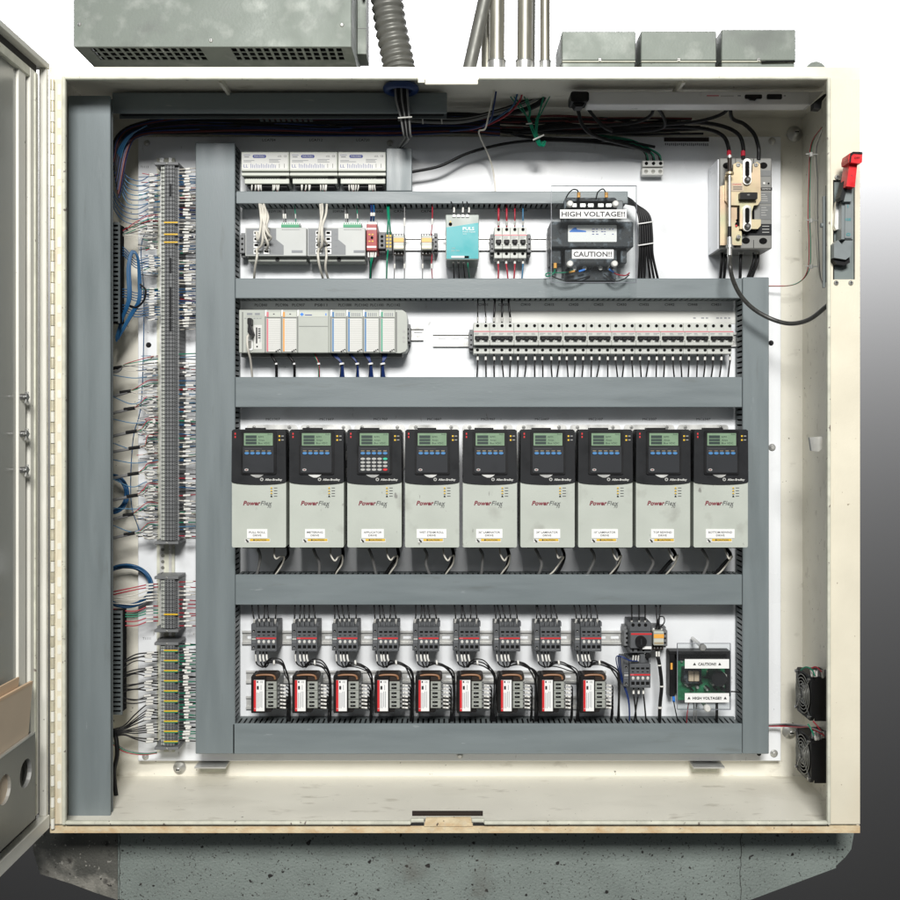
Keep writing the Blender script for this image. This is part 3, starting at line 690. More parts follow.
# amber relays
def amber(x0, label, y0=234.5):
    t = thing('amber_relay', label, 'relay', tuple(P(x0 + 6, y0 + 22, PL)), 'small amber relays')
    b = MB(112, 'terminal'); b.box(x0, y0 - 2, x0 + 12, y0 + 21, 118, PL - 2, 'terminal', .5); b.box(x0 + .6, y0 + 15, x0 + 11.4, y0 + 20, 116, 118, 'coil')
    for j in range(4): b.disc(x0 + 2 + j * 2.7, y0 - .5, .8, 117.4, 118.4, 'label_white', 8)
    for j in range(3): b.disc(x0 + 2.5 + j * 3.2, y0 + 18, .9, 115.2, 116.4, 'zinc', 8)
    b.build('socket', t)
    b = MB(106, 'offwhite'); b.box(x0 + 1, y0 + 1, x0 + 11.4, y0 + 15, 106, 118, 'offwhite', .7); b.box(x0 + 1.2, y0 + 3.5, x0 + 11.2, y0 + 7.6, 105.5, 106.1, 'amber'); b.box(x0 + 1.2, y0 + 2.4, x0 + 11.2, y0 + 3.5, 105.5, 106, 'silver_grey'); b.box(x0 + 1.6, y0 + 11.6, x0 + 11, y0 + 13.6, 105.5, 106, 'brass_plate')
    b.build('relay', t)
    return t
t = amber(392.5, 'amber relay next to the green-wired ground terminal')
for a, m_ in (([(404, 250, 120), (404.5, 222, 112), (404.6, 202, 122)], 'w_grey'), ([(394.5, 254, 118), (394.6, 266, 112), (394, 281, 122)], 'w_grey'), ([(404, 254, 118), (404.5, 266, 112), (404.3, 281, 122)], 'w_grey')):
    b = MB(0); ferrule_wire(b, a, .6, m_, .45, .15, 1.1); b.build('wire', t)
t = amber(420.5, 'amber relay standing alone left of the teal power supply')
for a, m_ in (([(431, 236, 116), (432.2, 222, 110), (432.5, 202, 122)], 'w_red'), ([(422.5, 254, 118), (422.6, 266, 112), (422.5, 281, 122)], 'w_grey'), ([(432, 254, 118), (431.5, 266, 112), (432.6, 281, 122)], 'w_red')):
    b = MB(0); ferrule_wire(b, a, .6, m_, .45, .15, 1.1); b.build('wire', t)

# ================================================================ TEAL POWER SUPPLY
df = 88; t = thing('power_supply', 'teal and grey power supply with white lettering', 'power supply', tuple(P(462, 262, PL)))
b = MB(df, 'silver_grey'); b.box(445.6, 214.6, 479, 259.8, df, PL - 4, 'silver_grey', .8); b.build('housing', t)
b = MB(df, 'teal'); b.prism([(446.5, 227.4), (455, 226.4), (470, 224), (478.4, 222.8), (478.4, 258.8), (446.5, 258.8)], df - .4, df, 'teal')
b.text('PULS', 468.5, 228.7, 3.0, df - .7, 'label_white', 11.5, .02); b.text('Power Supply', 469, 231.8, 1.2, df - .7, 'label_white', 12.5); b.text('SL10', 464.6, 234, 1.0, df - .7, 'label_white', 3.4)
b.text('SLR5', 453.4, 248.2, 1.0, df - .7, 'grey_key', 3.2); b.text('24V 10A', 455.4, 250.8, 1.6, df - .7, 'silver_grey', 8.4); b.build('teal_face', t)
b = MB(df); b.disc(450.4, 224.2, 1.8, df - .5, df, 'black_matte', 12); b.disc(450.4, 221.8, .8, df - .6, df, 'yellow', 8); b.box(451.4, 256, 469, 258.2, df - .9, df - .3, 'black_matte'); b.box(451.4, 256, 464.4, 258, df - 1, df - .8, 'label_white'); b.build('adjuster_and_tag', t)
b = MB(df)
for j in range(4): b.box(452.3 + j * 4.4, 214.9, 455.9 + j * 4.4, 217.6, df - 1.6, df - .1, 'label_white', .5); b.box(453 + j * 4.4, 213.8, 455 + j * 4.4, 214.9, df + .3, df + 3, 'terminal_dark')
b.build('terminal_row', t)
for x_, x2, m_ in ((453, 450, 'w_black'), (462, 462.5, 'w_black'), (468, 466, 'w_black')):
    b = MB(0); ferrule_wire(b, [(x_ + .5, 215, 92), (x_ + 1, 208, 96), (x2, 200, 118)], .8, m_, .18, .35, 1.1); b.build('wire', t)
for x_, m_ in ((453.5, 'w_black'), (458.5, 'w_black'), (463.8, 'w_black'), (468, 'w_green')):
    b = MB(0); ferrule_wire(b, [(x_, 259, 100), (x_, 266, 95), (x_ + rnd(-1, 2), 280, 122)], .8, m_, .1, .3, 1.15 if m_ == 'w_black' else .8); b.build('wire', t)

# ================================================================ BREAKERS
def breaker(x0, w_, y0, poles, label, group, top=None, bottom='w_black', red=True):
    df = 110; x1 = x0 + w_ * poles - .15; sc = 31.3
    t = thing('circuit_breaker', label, 'circuit breaker', tuple(P((x0 + x1) / 2, y0 + sc, PL)), group)
    b = MB(df, 'breaker')
    b.box(x0, y0, x1, y0 + 8.6, df + 8, PL - 3, 'breaker', .5); b.box(x0, y0 + 8.6, x1, y0 + 23.2, df, PL - 3, 'breaker', .6)
    b.box(x0, y0 + 23.2, x1, y0 + 24.4, df + 9, PL - 3, 'plc_seam'); b.box(x0, y0 + 24.4, x1, y0 + sc, df + 8, PL - 3, 'breaker', .5)
    for j in range(1, poles): b.box(x0 + j * w_ - .15, y0 + .2, x0 + j * w_ + .15, y0 + 8.4, df + 7.8, df + 8.2, 'card_line'); b.box(x0 + j * w_ - .15, y0 + 18, x0 + j * w_ + .15, y0 + 23, df - .2, df + .2, 'card_line'); b.box(x0 + j * w_ - .15, y0 + 25, x0 + j * w_ + .15, y0 + sc, df + 7.8, df + 8.2, 'card_line')
    b.build('housing', t)
    b = MB(df); b.box(x0 + .3, y0 + 9.0, x1 - .1, y0 + 9.9, df - .25, df, 'pink_red')
    for j in range(poles): b.box(x0 + j * w_ + 1, y0 + 11, x0 + j * w_ + w_ * rnd(.5, .85), y0 + 11.5, df - .25, df, 'print_light'); b.box(x0 + j * w_ + 1, y0 + 12.3, x0 + j * w_ + w_ * .6, y0 + 12.7, df - .25, df, 'print_light')
    b.box(x0 + .4, y0 + 20.3, x1 - .4, y0 + 20.6, df - .25, df, 'card_line'); b.build('printing', t)
    b = MB(df); b.box(x0 + 1.2, y0 + 14, x1 - 1.2, y0 + 17.6, df - 2.4, df + 2, 'black', .6)
    for j in range(poles): b.box(x0 + j * w_ + w_ * .25, y0 + 15.2, x0 + j * w_ + w_ * .75, y0 + 18.4, df - 4.6, df - 2.3, 'black', .5)
    for j in range(poles): b.box(x0 + (j + 1) * w_ - 1.3, y0 + 17.2, x0 + (j + 1) * w_ - .1, y0 + 18.8, df - 1, df, 'card', .2)
    b.build('toggle', t)
    for j in range(poles):
        cx = x0 + (j + .5) * w_
        b = MB(df + 8); b.disc(cx, y0 + 3.7, 1.6, df + 7.6, df + 8.2, 'black_matte', 12); b.build('terminal_screw', t)
        b = MB(df + 8); b.disc(cx - .2, y0 + 28.0, 1.4, df + 7.6, df + 8.2, 'black_matte', 12, 1.6); b.build('terminal_screw', t)
    for j in range(poles):
        cx = x0 + (j + .5) * w_; m_ = bottom if isinstance(bottom, str) else bottom[j]; dx = rnd(-3.5, 2)
        b = MB(0); ferrule_wire(b, [(cx, y0 + sc - 1, 128), (cx + rnd(-.6, .6), y0 + sc + 7, 124), (cx + dx * .3, y0 + sc + 14, 122), (cx + dx, y0 + sc + 26, 126)], .95, m_, .22, .16, 1.35); b.build('wire', t)
        if top:
            m2, rr, dx = top[j]
            b = MB(0); ferrule_wire(b, [(cx, y0 + 1, 126), (cx, y0 - 5, 121), (cx + dx * .4, y0 - 12, 120), (cx + dx, y0 - 25, 126)], rr, m2, .14, .2, max(1.0, rr + .25)); b.build('wire', t)
    return t
W_ = 8.13; g_ = 'circuit breakers in the long row'
breaker(473.6, W_, 322, 2, 'two-pole white breaker at the left end of the long row', g_, [('w_black', .75, 0), ('w_black', .75, -1.5)])
nm = ['CI405', 'CI410', 'CI415', 'CI420', 'CI425', 'CI430', 'CI435', 'CI442', 'CI448', 'CI451']
for i in range(10):
    lb = 'three-pole white breaker under the %s mark in the long row' % nm[i]
    if i == 0: lb = 'three-pole white breaker in the long row with thick black wires on top'
    if i == 9: lb = 'three-pole white breaker at the right end of the long row'
    breaker(473.6 + W_ * (2 + 3 * i), W_, 322 + .02 * i, 3, lb, g_, [('w_black', 1.25, 1.2), ('w_black', 1.25, 0), ('w_black', 1.25, -2)] if i == 0 else None)
b = MB(PL); b.box(495, 311, 738, 324, PL - .6, PL - .2, 'card')
for j, x_ in enumerate((693, 701, 705.5, 716, 720, 724, 728)): b.box(x_, 317.5, x_ + rnd(2, 4), 318.7, PL - .9, PL - .6, 'print_light')
solo(b, 'backing_strip', 'pale strip behind the tops of the long breaker row', 'strip')
for i in range(4):
    breaker(494.5 + W_ * i, W_, 225.8, 1, 'small breaker with %s, %s of four right of the teal supply' % (('red wires', 'red wires', 'red wires', 'blue wires')[i], ('leftmost', 'second', 'third', 'rightmost')[i]),
            'four small breakers right of the teal supply', [(('w_red', 'w_red', 'w_red', 'w_lblue')[i], (1.3, 1.1, .8, .9)[i], 0)], ('w_red', 'w_red', 'w_red', 'w_lblue')[i])

# ================================================================ LARGE TRANSFORMER WITH CLEAR COVER
t = thing('large_transformer', 'large black transformer behind a clear cover with two warning signs', 'transformer', tuple(P(594, 280, PL)))
b = MB(100, 'core'); b.box(550.5, 221.5, 633.5, 247.5, 100, PL - 6, 'core', 1.2); b.box(550.5, 247, 562, 263, 108, PL - 6, 'core', 1)
b.box(622, 247, 628, 262, 108, PL - 6, 'core', .6); b.build('iron_core', t)
b = MB(96, 'core'); b.rrect(565, 196, 618, 222, 3, 104, PL - 6, 'core'); b.rrect(566, 247, 618, 279, 3, 106, PL - 6, 'core'); b.build('coil', t)
b = MB(98, 'zinc'); b.box(567, 199, 624, 210, 104, 106, 'switch_grey', 1)
for x_ in (571, 580, 588, 598, 606): b.box(x_, 203, x_ + 6, 207, 99, 104, 'zinc', .5)
for x_ in (573, 583, 599, 608): b.disc(x_ + 2, 267.5, 2.2, 101, 106, 'zinc', 10)
for (x_, y_) in ((578.5, 195.5), (606, 195.5), (555, 266)): b.tube([b.p(x_, y_ - 2.5, 96), b.p(x_, y_ + 2.5, 96)], 1.9, 'amber', 8)
b.build('terminals', t)
b = MB(PL - 60); b.rrect(569, 225.2, 616.6, 242, .8, 99.3, 100, 'label_white')
b = MB(100); b.rrect(568, 225.2, 616.6, 242, .8, 99.3, 100, 'label_white')
b.prism([(569.5, 231.5), (573.5, 228), (576, 227.4), (577, 229.6), (586, 231), (586, 232.2), (569.5, 232.2)], 99, 99.4, 'bright_blue')
b.text('Acme', 577.5, 231.2, 1.6, 98.9, 'bright_blue', 7)
for j, x_ in enumerate((592, 596, 601, 604, 609, 612)):
    for y_ in (229, 231.5, 234): 
        if random.random() < .75: b.box(x_, y_, x_ + rnd(1, 2.6), y_ + .7, 99, 99.3, 'print_blue')
b.build('rating_label', t)
for a, m_ in (([(578.5, 193, 96), (577, 190, 92), (572, 190, 96), (567, 196, 108), (564, 204, 120)], 'w_black'), ([(606, 193, 96), (603, 189, 92), (598, 192, 98), (596, 199, 104)], 'w_black'),
              ([(555, 268, 98), (554, 273, 94), (549, 276, 94), (546, 276, 98), (548, 273, 104), (565, 272.5, 102), (573, 270, 100)], 'w_green'),
              ([(552, 276, 97), (562, 280, 96), (575, 280, 98), (590, 276, 104)], 'w_black'), ([(612, 270, 99), (616, 274, 94), (625, 275.5, 96), (629.5, 273, 100)], 'w_red'), ([(604, 274, 100), (615, 281, 97), (624, 279, 98), (629, 275, 100)], 'w_black')):
    b = MB(0); b.wire(a, .75, m_, 6); b.build('wire', t)
for a, m_ in (([(569, 272.5, 97), (575, 271, 96)], 'amber'), ([(579, 271.5, 97), (585, 269.5, 96)], 'bright_blue'), ([(609, 269, 97), (614, 272.5, 96)], 'bright_blue')):
    b = MB(0); b.wire(a, 1.2, m_, 8); b.build('crimp_terminal', t)
b = MB(80, 'plexi'); b.box(551.5, 185.6, 636.4, 282.4, 80, 82, 'plexi')
for e in ((551.2, 185.3, 636.7, 185.8), (551.2, 282.2, 636.7, 282.7)): b.box(*e, 79.8, 82.2, 'plexi_edge')
for e in ((551, 185.8, 551.5, 282.2), (636.3, 185.8, 636.8, 282.2)): b.box(*e, 79.8, 82.2, 'plexi_edge')
b.build('clear_cover', t)
for (x_, y_) in ((570, 204), (615.5, 204), (570, 264), (614.5, 264)):
    b = MB(78); b.tube([b.p(x_, y_, 79), b.p(x_, y_, 118)], 2.4, 'black', 10); b.lathe(x_, y_, [(2.2, 75), (3.2, 76), (3.4, 80)], 'card', 16); b.build('cover_screw', t)
b = MB(79); b.box(560, 209.6, 626.6, 218.4, 78.8, 79.8, 'label_white'); b.text('HIGH VOLTAGE!!', 593.2, 214.1, 4.9, 78.6, 'print_grey', 63.5, .03); b.build('warning_sign', t, label='white sign reading HIGH VOLTAGE!!')
b = MB(79); b.box(572, 249.6, 613.6, 258.6, 78.8, 79.8, 'label_white'); b.text('CAUTION!!', 592.6, 254.2, 4.9, 78.6, 'print_grey', 38.5, .03); b.build('warning_sign', t, label='white sign reading CAUTION!!')
# black cable bundle right of it
t = thing('cable_bundle', 'thick bundle of black cables curving down right of the large transformer', 'cable bundle', tuple(P(645, 280, PL)))
for j in range(6):
    b = MB(0); o_ = j * 2.4; b.wire([(626, 197 + o_ * .5, 124), (634 + o_ * .35, 203 + o_ * .3, 118), (639 + o_ * .85, 216, 114), (640.5 + o_ * .95, 235, 114), (640 + o_ * 1.05, 255, 116), (638.5 + o_ * (1.2 if j < 3 else 1.65), 281, 124)], 1.5, 'w_black', 8); b.build('cable', t)
for y_, a_ in ((223, .12), (244.5, 0)):
    b = MB(0); b.tube(sm([P(638, y_ + 1, 112), P(645, y_, 110), P(653.5, y_ - 1.4, 113)]), .8, 'label_white', 6); b.build('cable_tie', t)

# ================================================================ SMALL THREE-POLE TERMINAL
t = thing('terminal_block', 'small white three-way terminal block hanging alone near the top', 'terminal block', tuple(P(653, 176, PL)))
b = MB(134, 'card'); b.box(642.6, 160.6, 663.8, 166.6, 134, PL - 2, 'card', .5); b.box(642, 168, 663.4, 175, 134, PL - 2, 'card', .5); b.box(643.5, 166.6, 663, 168, 138, PL - 2, 'terminal_dark')
for j in range(3): b.disc(646.4 + j * 7.1, 163.4, 1.7, 133.4, 134.2, 'black_matte', 12); b.disc(646 + j * 7.1, 171.3, 2.1, 133.4, 134.2, 'rail_edge', 12); b.box(644.6 + j * 7.1, 171, 647.4 + j * 7.1, 171.6, 133.2, 133.6, 'black_matte')
b.build('block_body', t)
for j in range(3):
    for m_, o_ in (('w_black', 0), ('w_green', 1.6)):
        b = MB(0); b.wire([(646.5 + j * 6.6 + o_, 161, 138), (645 + j * 6 + o_, 154, 128), (640 + j * 2 + o_ * .5, 148 - j * .8, 124), (632, 143.5 - j * 1.6, 122), (612, 138.5 - j, 124), (590, 134, 128)], .9, m_, 6); b.build('wire', t)

# ================================================================ MAIN BREAKER
df = 100; t = thing('main_breaker', 'large grey main breaker with a brass-coloured operating plate', 'main breaker', tuple(P(745, 256, PL)))
b = MB(df, 'plc'); b.box(718.6, 158.6, 719.4, 248.4, df + 3, PL - 3, 'plate_white'); b.build('plate_or_lit_side', t)  # thin pale sheet; the brightly lit left side is put into its colour
b = MB(df, 'siemens_grey'); b.box(719.5, 158, 772, 249, df, PL - 2, 'siemens_grey', 1.2)
for x_ in (735.5, 753.5): b.box(x_ - .25, 158.5, x_ + .25, 168, df - .3, df, 'black_matte'); b.box(x_ - .25, 240, x_ + .25, 248, df - .3, df, 'black_matte')
b.build('housing', t)
b = MB(df - 1); 
for x_, y_ in ((727, 165.5), (763.5, 165.3), (727, 240), (746, 240.5), (763.3, 240.8), (726, 232), (743, 231)): b.disc(x_, y_, 3.1, df - .7, df + .1, 'black_matte', 16, 4)
b.disc(736, 225, 2.2, df - 6, df - 5.7, 'black_matte', 12); b.build('terminal_holes', t)
b = MB(df); b.box(760, 170.5, 771, 176.5, df - .5, df, 'terminal_dark'); b.box(760, 187.6, 772, 190.4, df - .5, df, 'black'); b.text('SIEMENS', 766, 189, 1.3, df - .8, 'card', 9)
b.box(760, 193, 771, 203.8, df - .5, df, 'terminal_dark'); b.box(760, 206, 771, 219.6, df - .5, df, 'terminal_dark'); b.rrect(745, 224, 771.6, 235.4, .6, df - .5, df, 'bezel')
for y_ in (194.5, 196.5, 198.5, 200.5, 207.5, 210, 212.5, 215): b.box(761, y_, 761 + rnd(4, 9), y_ + .6, df - .8, df - .5, 'grey_key')
for y_ in (226, 229, 232): b.box(762, y_, 769, y_ + .7, df - .8, df - .5, 'grey_key')
b.disc(764, 183.3, 1.2, df - .6, df, 'card', 8); b.disc(768.5, 183.5, .9, df - .6, df, 'black_matte', 8); b.build('labels', t)
b = MB(df - 6, 'brass_plate')
b.prism([(720.5, 186), (726, 184.5), (736, 184.5), (743, 202), (743, 212), (736, 220), (742, 232), (742, 245), (720.5, 245)], df - 5, df - 3, 'brass_plate')
b.prism([(732.5, 165), (737.5, 162.5), (741, 165), (741.6, 176), (748, 176), (751.5, 173), (752, 165), (756, 162.5), (759.4, 165), (760, 201), (757, 205.5), (753, 206), (751, 212), (751, 220), (760, 220), (760, 226), (757, 229.4), (739, 229.4), (739, 206), (728, 205.6), (724.4, 201), (724.4, 176), (732.5, 176)], df - 9, df - 5.2, 'brass_plate')
for x_, y_ in ((737.3, 165.8), (755.2, 165.8), (737.8, 237.5)): b.screw(x_, y_, 2.3, df - 8.8)
b.build('operating_plate', t)
for y0_ in (159, 205.5):
    b = MB(df - 10); b.rrect(742.4, y0_, 750.8, y0_ + 26, 4, df - 12, df - 9.2, 'zinc'); b.rrect(744.6, y0_ + 2.6, 748.8, y0_ + 18, 2, df - 12.4, df - 11.9, 'black_matte'); b.lathe(746.6, y0_ + 21.5, [(1.4, df - 16), (3, df - 15), (3.2, df - 12)], 'fan_metal', 16); b.build('slotted_link', t)
b = MB(df - 9); b.rrect(738.2, 193.8, 755.6, 200.6, .8, df - 16, df - 9.2, 'black'); b.text('100', 746.5, 196.3, 1.4, df - 16.3, 'grey_key'); b.build('toggle', t)
b = MB(df - 9); b.box(727, 183, 743.6, 191.4, df - 9.6, df - 9.1, 'paper'); b.text('WARNING', 736.5, 184.6, 1.3, df - 9.9, 'red', 9)
for j in range(3): b.box(733, 186.6 + j * 1.4, 742, 187.1 + j * 1.4, df - 9.9, df - 9.5, 'print_grey')
b.build('warning_label', t)
b = MB(df - 9); b.rrect(738, 206.5, 741.5, 219, 1, df - 5.6, df - 3, 'black_matte'); b.build('slot', t)
b = MB(df - 9); b.rrect(752.5, 206.5, 756.8, 219, 1, df - .5, df - .1, 'black_matte'); b.build('slot', t)
b = MB(df - 5); b.disc(736, 226, 1, df - 6.6, df - 5, 'red', 8); b.build('trip_button', t)
b = MB(df - 18, 'zinc')
A = lambda x, y, d=df - 18: b.p(x, y, d)
b.tube([A(729.6, 155), A(729.6, 242)], 1.5, 'zinc', 12); b.tube([A(729.6, 157.5), A(729.6, 173)], 2.3, 'coil', 12); b.tube([A(729.6, 155.5), A(729.6, 158)], 3.0, 'zinc', 6); b.tube([A(729.6, 172.4), A(729.6, 174.5)], 4.6, 'brass_plate', 12)
b.tube([A(729.6, 226.5), A(729.6, 237)], 2.1, 'black', 12); b.tube([A(729.6, 237), A(729.6, 257)], 2.6, 'zinc', 12); b.tube([A(729.6, 245), A(729.6, 248)], 4.2, 'zinc', 6); b.build('cable_rod', t)
b = MB(PL - 12); 
for x_ in (722.5, 736.5, 751.5): b.tube([b.p(x_ + 1.5, 248, PL - 24), b.p(x_ + 1.5, 256, PL - 24)], 2.6, 'zinc', 10)
b.build('lugs', t)
for j, (x_, x2) in enumerate(((724, 722), (741, 740), (756, 748.5))):
    for o_ in ((0,) if j == 1 else (-1.8, 1.8)):
        b = MB(0); b.wire([(x_ + o_, 252, PL - 22), (x_ + o_ - .5, 262, PL - 24), (x2 + o_, 281, PL - 18)], 1.8, 'w_black', 8); b.build('cable', t)
# three supply cables arriving from above
for j, (a, lb) in enumerate((
    ([(729, 160, 100), (728.5, 148, 108), (723, 136, 112), (708, 129.5, 116), (680, 127, 118), (640, 128.5, 120), (580, 131, 122), (500, 128, 124), (452, 132, 128)], 'left black supply cable bending into the top of the main breaker'),
    ([(743, 160, 100), (743, 146, 106), (738, 134, 108), (722, 126, 110), (695, 122.5, 112), (650, 125, 116), (600, 130, 122), (540, 132, 122)], 'middle black supply cable bending into the top of the main breaker'),
    ([(758.6, 160, 100), (758.5, 148, 102), (754, 134, 96), (744, 124, 90), (733, 119, 82), (730.5, 111, 74), (731, 100, 68)], 'right black supply cable bending into the top of the main breaker'))):
    b = MB(0); b.wire(a, 2.15, 'w_black', 10); c_ = sm([P(*q) for q in a[:2]], 3)
    if j < 2: b.tube([P(a[0][0], 151.5, 103 if j else 105), P(a[0][0], 156.5, 101 if j else 102)], 2.5, 'w_red', 10)
    solo(b, 'supply_cable', lb, 'cable', 'supply cables above the main breaker')
b = MB(0); b.wire([(729.6, 256, df - 18), (730, 266, 66), (733, 280, 70), (741, 296, 76), (755, 310, 78), (774, 320, 74), (792, 323.6, 62), (810, 319, 42), (828, 305, 14)], 2.35, 'dark_braid', 12, 8)
solo(b, 'operating_cable', 'ribbed dark flexible cable looping from the main breaker to the right cabinet edge', 'cable')

# ================================================================ DISCONNECT HANDLE on the right flange
t = thing('disconnect_handle', 'grey disconnect switch with red handle on the right cabinet edge', 'switch handle', tuple(P(846, 284, 0)))
b = MB(0, 'recess_grey'); b.box(833, 181, 854.2, 279.5, 1.5, 20, 'recess_grey'); b.box(833, 181, 834, 279.5, -.4, 1.4, 'black_matte'); b.box(833, 180, 854.2, 181, -.4, 1.4, 'black_matte'); b.build('recess_plate', t)
b = MB(0, 'cream'); b.box(833, 152, 855, 180, 0, 2, 'cream'); b.screw(836.8, 177.3, 2.6, -.3); b.build('cover_plate', t)
b = MB(0, 'cream'); b.box(833, 279.5, 855, 288, 0, 2, 'cream')
for x_, y_ in ((836, 283), (850.6, 283)): b.screw(x_, y_, 2.6, -.3)
b.build('cover_plate', t)
b = MB(-15, 'handle_grey'); b.prism([(842, 203), (844, 200.5), (852.5, 200.5), (854, 203), (853.5, 239), (841.8, 239)], -14, 4, 'handle_grey')
b.prism([(845, 201.2), (852, 201.2), (851.6, 238), (844.6, 238)], -15.5, -14, 'handle_grey')
b.text('I', 847.6, 206.5, 3.2, -16, 'teal'); b.text('IGE', 847.8, 219.6, 2.4, -16, 'teal', 5.6); b.text('O', 848, 234.6, 3, -16, 'teal', 4); b.build('switch_body', t)
b = MB(-12, 'handle_grey'); b.prism([(838, 240), (842, 244.5), (846, 239), (852.6, 239), (850.6, 256), (845.8, 259.6), (834, 257.6), (834, 244)], -12, 0, 'handle_grey'); b.prism([(834, 258), (846, 260), (851, 256.4), (851.6, 262), (846, 264.8), (838, 263.5)], -8, 2, 'black'); b.build('lower_guard', t)
b = MB(-6, 'zinc'); b.prism([(838.6, 198), (842.6, 199), (838.6, 229), (836, 230), (834.4, 226), (836, 202)], -6, 0, 'zinc'); b.build('plate_or_lit_side', t)
b = MB(-22, 'handle_grey'); b.prism([(848.4, 163.2), (851.4, 163.2), (847.6, 186.4), (844, 200), (841, 200.4), (840.2, 197)], -22, -10, 'bezel'); b.prism([(848.4, 184), (854, 185), (852.4, 201), (844.6, 201)], -20, -12, 'handle_grey'); b.build('lever', t)
b = MB(-34, 'red_handle'); b.prism([(851, 163), (859, 163.2), (856.6, 186.2), (848, 185.2)], -30, -14, 'red_handle'); b.prism([(848.8, 154), (852, 152.6), (860, 152.6), (861.6, 154), (861.2, 162.6), (859.6, 164), (848, 163), (847.6, 159)], -36, -18, 'red_handle'); b.prism([(848.2, 162.6), (849.4, 154), (852, 152.4), (861, 152.6), (861.6, 154.5), (860.5, 155), (852.6, 154.4), (850.5, 156.5), (849.8, 163)], -36.6, -35.9, 'black')
b.text('OFF', 856, 158.6, 2.0, -36.5, 'black', 5.5); b.build('red_grip', t)
b = MB(6); b.box(823.4, 196, 825.6, 287.5, 6, 9, 'handle_grey'); b.tube([b.p(823, 225, 8), b.p(821.4, 225, 8)], 2.5, 'handle_grey', 8); b.build('inner_edge_plate', t)

# ================================================================ PLC RACK
df = 108; t = thing('controller_rack', 'grey-white programmable controller rack with eight module fronts', 'controller', tuple(P(322, 354, PL)))
def plc_case(x0, x1):
    b = MB(df, 'plc'); b.box(x0, 309.8, x1, 352.8, df, PL - 4, 'plc', .6); return b
def seam(b, x_): b.box(x_ - .5, 311, x_ + .5, 352, df - .2, df + .2, 'plc_seam'); b.prism([(x_ - .4, 310), (x_ + 1.4, 310), (x_ + .6, 316), (x_ - .4, 316.6)], df - .5, df, 'label_white')
b = plc_case(239, 265); b.box(242, 312, 243.2, 352, df - .3, df, 'plc_seam'); b.box(246, 312, 262, 316.4, df - .4, df, 'plc'); b.box(247, 313, 252.5, 315, df - .6, df - .3, 'print_light'); b.box(255, 313, 260, 315, df - .6, df - .3, 'print_light')
for j in range(6): b.box(244.5 + j * 3, 318, 246.5 + j * 3, 318.5, df - .4, df, 'print_light')
b.rrect(254, 325, 262, 349.4, .6, df - .4, df, 'card'); b.box(256, 327.5, 257.4, 343.4, df - .7, df - .3, 'black'); b.box(259.4, 328, 261.4, 342, df - .7, df - .3, 'switch_light')
for j in range(5): b.box(258.2, 328.4 + j * 2.2, 260.6, 329.4 + j * 2.2, df - .9, df - .6, 'black')
b.rrect(247.6, 339, 253, 350.4, 1.4, df - 1.2, df, 'label_white'); b.rrect(248.7, 341, 251.8, 348.6, 1, df - 1.5, df - 1.1, 'rail_edge'); b.disc(257.2, 346.6, .9, df - .8, df - .3, 'bezel', 8)
b.build('processor_module', t)
b = MB(df - 10, 'black'); b.rrect(247.6, 318, 251.6, 325, 1.4, df - 12, df - .5, 'black'); b.prism([(248.5, 325), (250.5, 325), (253.5, 334), (252, 336.5), (248, 332.5)], df - 13, df - 1, 'black'); b.build('cable_plug', t)
def io(x0, x1, m_, dense):
    b = plc_case(x0, x1); seam(b, x0 + .3); b.box(x0 + 1.6, 312, x0 + 3.4, 317, df - .6, df, m_); b.box(x0 + 3.6, 312.2, x1 - 1, 317, df - .4, df, 'offwhite')
    if dense:
        for j in range(5): b.box(x0 + 5 + j * 1.9, 312.8, x0 + 6 + j * 1.9, 316.3, df - .6, df - .3, 'print_light')
    else: b.box(x0 + 8, 313.6, x0 + 9.5, 314.6, df - .6, df - .3, 'print_grey')
    b.box(x0 + 1.2, 317.3, x1 - .6, 318.1, df - .5, df, 'plc_seam'); b.box(x0 + 1.6, 318.6, x1 - 1.1, 351.6, df - .9, df, 'card'); b.box(x0 + 1.7, 318.8, x0 + 3.2, 351.4, df - 1.2, df - .8, m_)
    for j in range(16): b.box(x0 + 3.6, 320.4 + j * 1.9, x1 - 1.4, 320.7 + j * 1.9, df - 1.1, df - .8, 'card_line')
    for j in range(3): b.disc(x1 - 5 + j * 1.7, 351.3 - j * .8, .8, df - 1.3, df - .8, 'black', 6)
    b.build('module', t)
io(265.2, 281.4, 'pink_red', 0); io(281.5, 297.4, 'orange', 0)
b = plc_case(297.5, 328.6); seam(b, 297.8); b.box(299, 312, 328, 317, df - .4, df, 'offwhite'); b.box(299, 326, 328, 326.5, df - .3, df, 'plc_seam'); b.prism([(300, 314.4), (302, 312.6), (304, 314.4), (302, 316.2)], df - .7, df - .3, 'bright_blue')
b.box(305, 314.6, 312, 315.4, df - .7, df - .3, 'print_blue'); b.box(325.5, 313.3, 326.5, 315.6, df - .7, df - .3, 'bright_blue'); b.build('power_module', t)
b = plc_case(328.7, 330.6); b.build('spacer', t)
for x0, x1, m_ in ((330.7, 346.5, 'plc_blue'), (346.6, 363, 'plc_blue'), (363.1, 379.4, 'plc_blue'), (379.5, 395.4, 'plc_green')): io(x0, x1, m_, 1)
b = MB(df, 'plc'); b.prism([(395.5, 309.8), (402.5, 310), (406, 312.4), (407.2, 317), (407.2, 348.5), (405, 351.4), (400, 353), (395.5, 352.8)], df + 1, PL - 4, 'plc'); b.box(395.5, 312, 397, 352, df + .6, df + 1.2, 'plc_seam')
for q in (339, 345, 349): b.disc(403.8, q - 8, 1.4, df + .6, df + 1.2, 'card_line', 10)
b.build('end_cap', t)
b = MB(df + 6, 'plc_seam'); b.box(240, 352.8, 402, 356.5, df + 12, PL - 4, 'plc_seam'); b.build('underside', t)
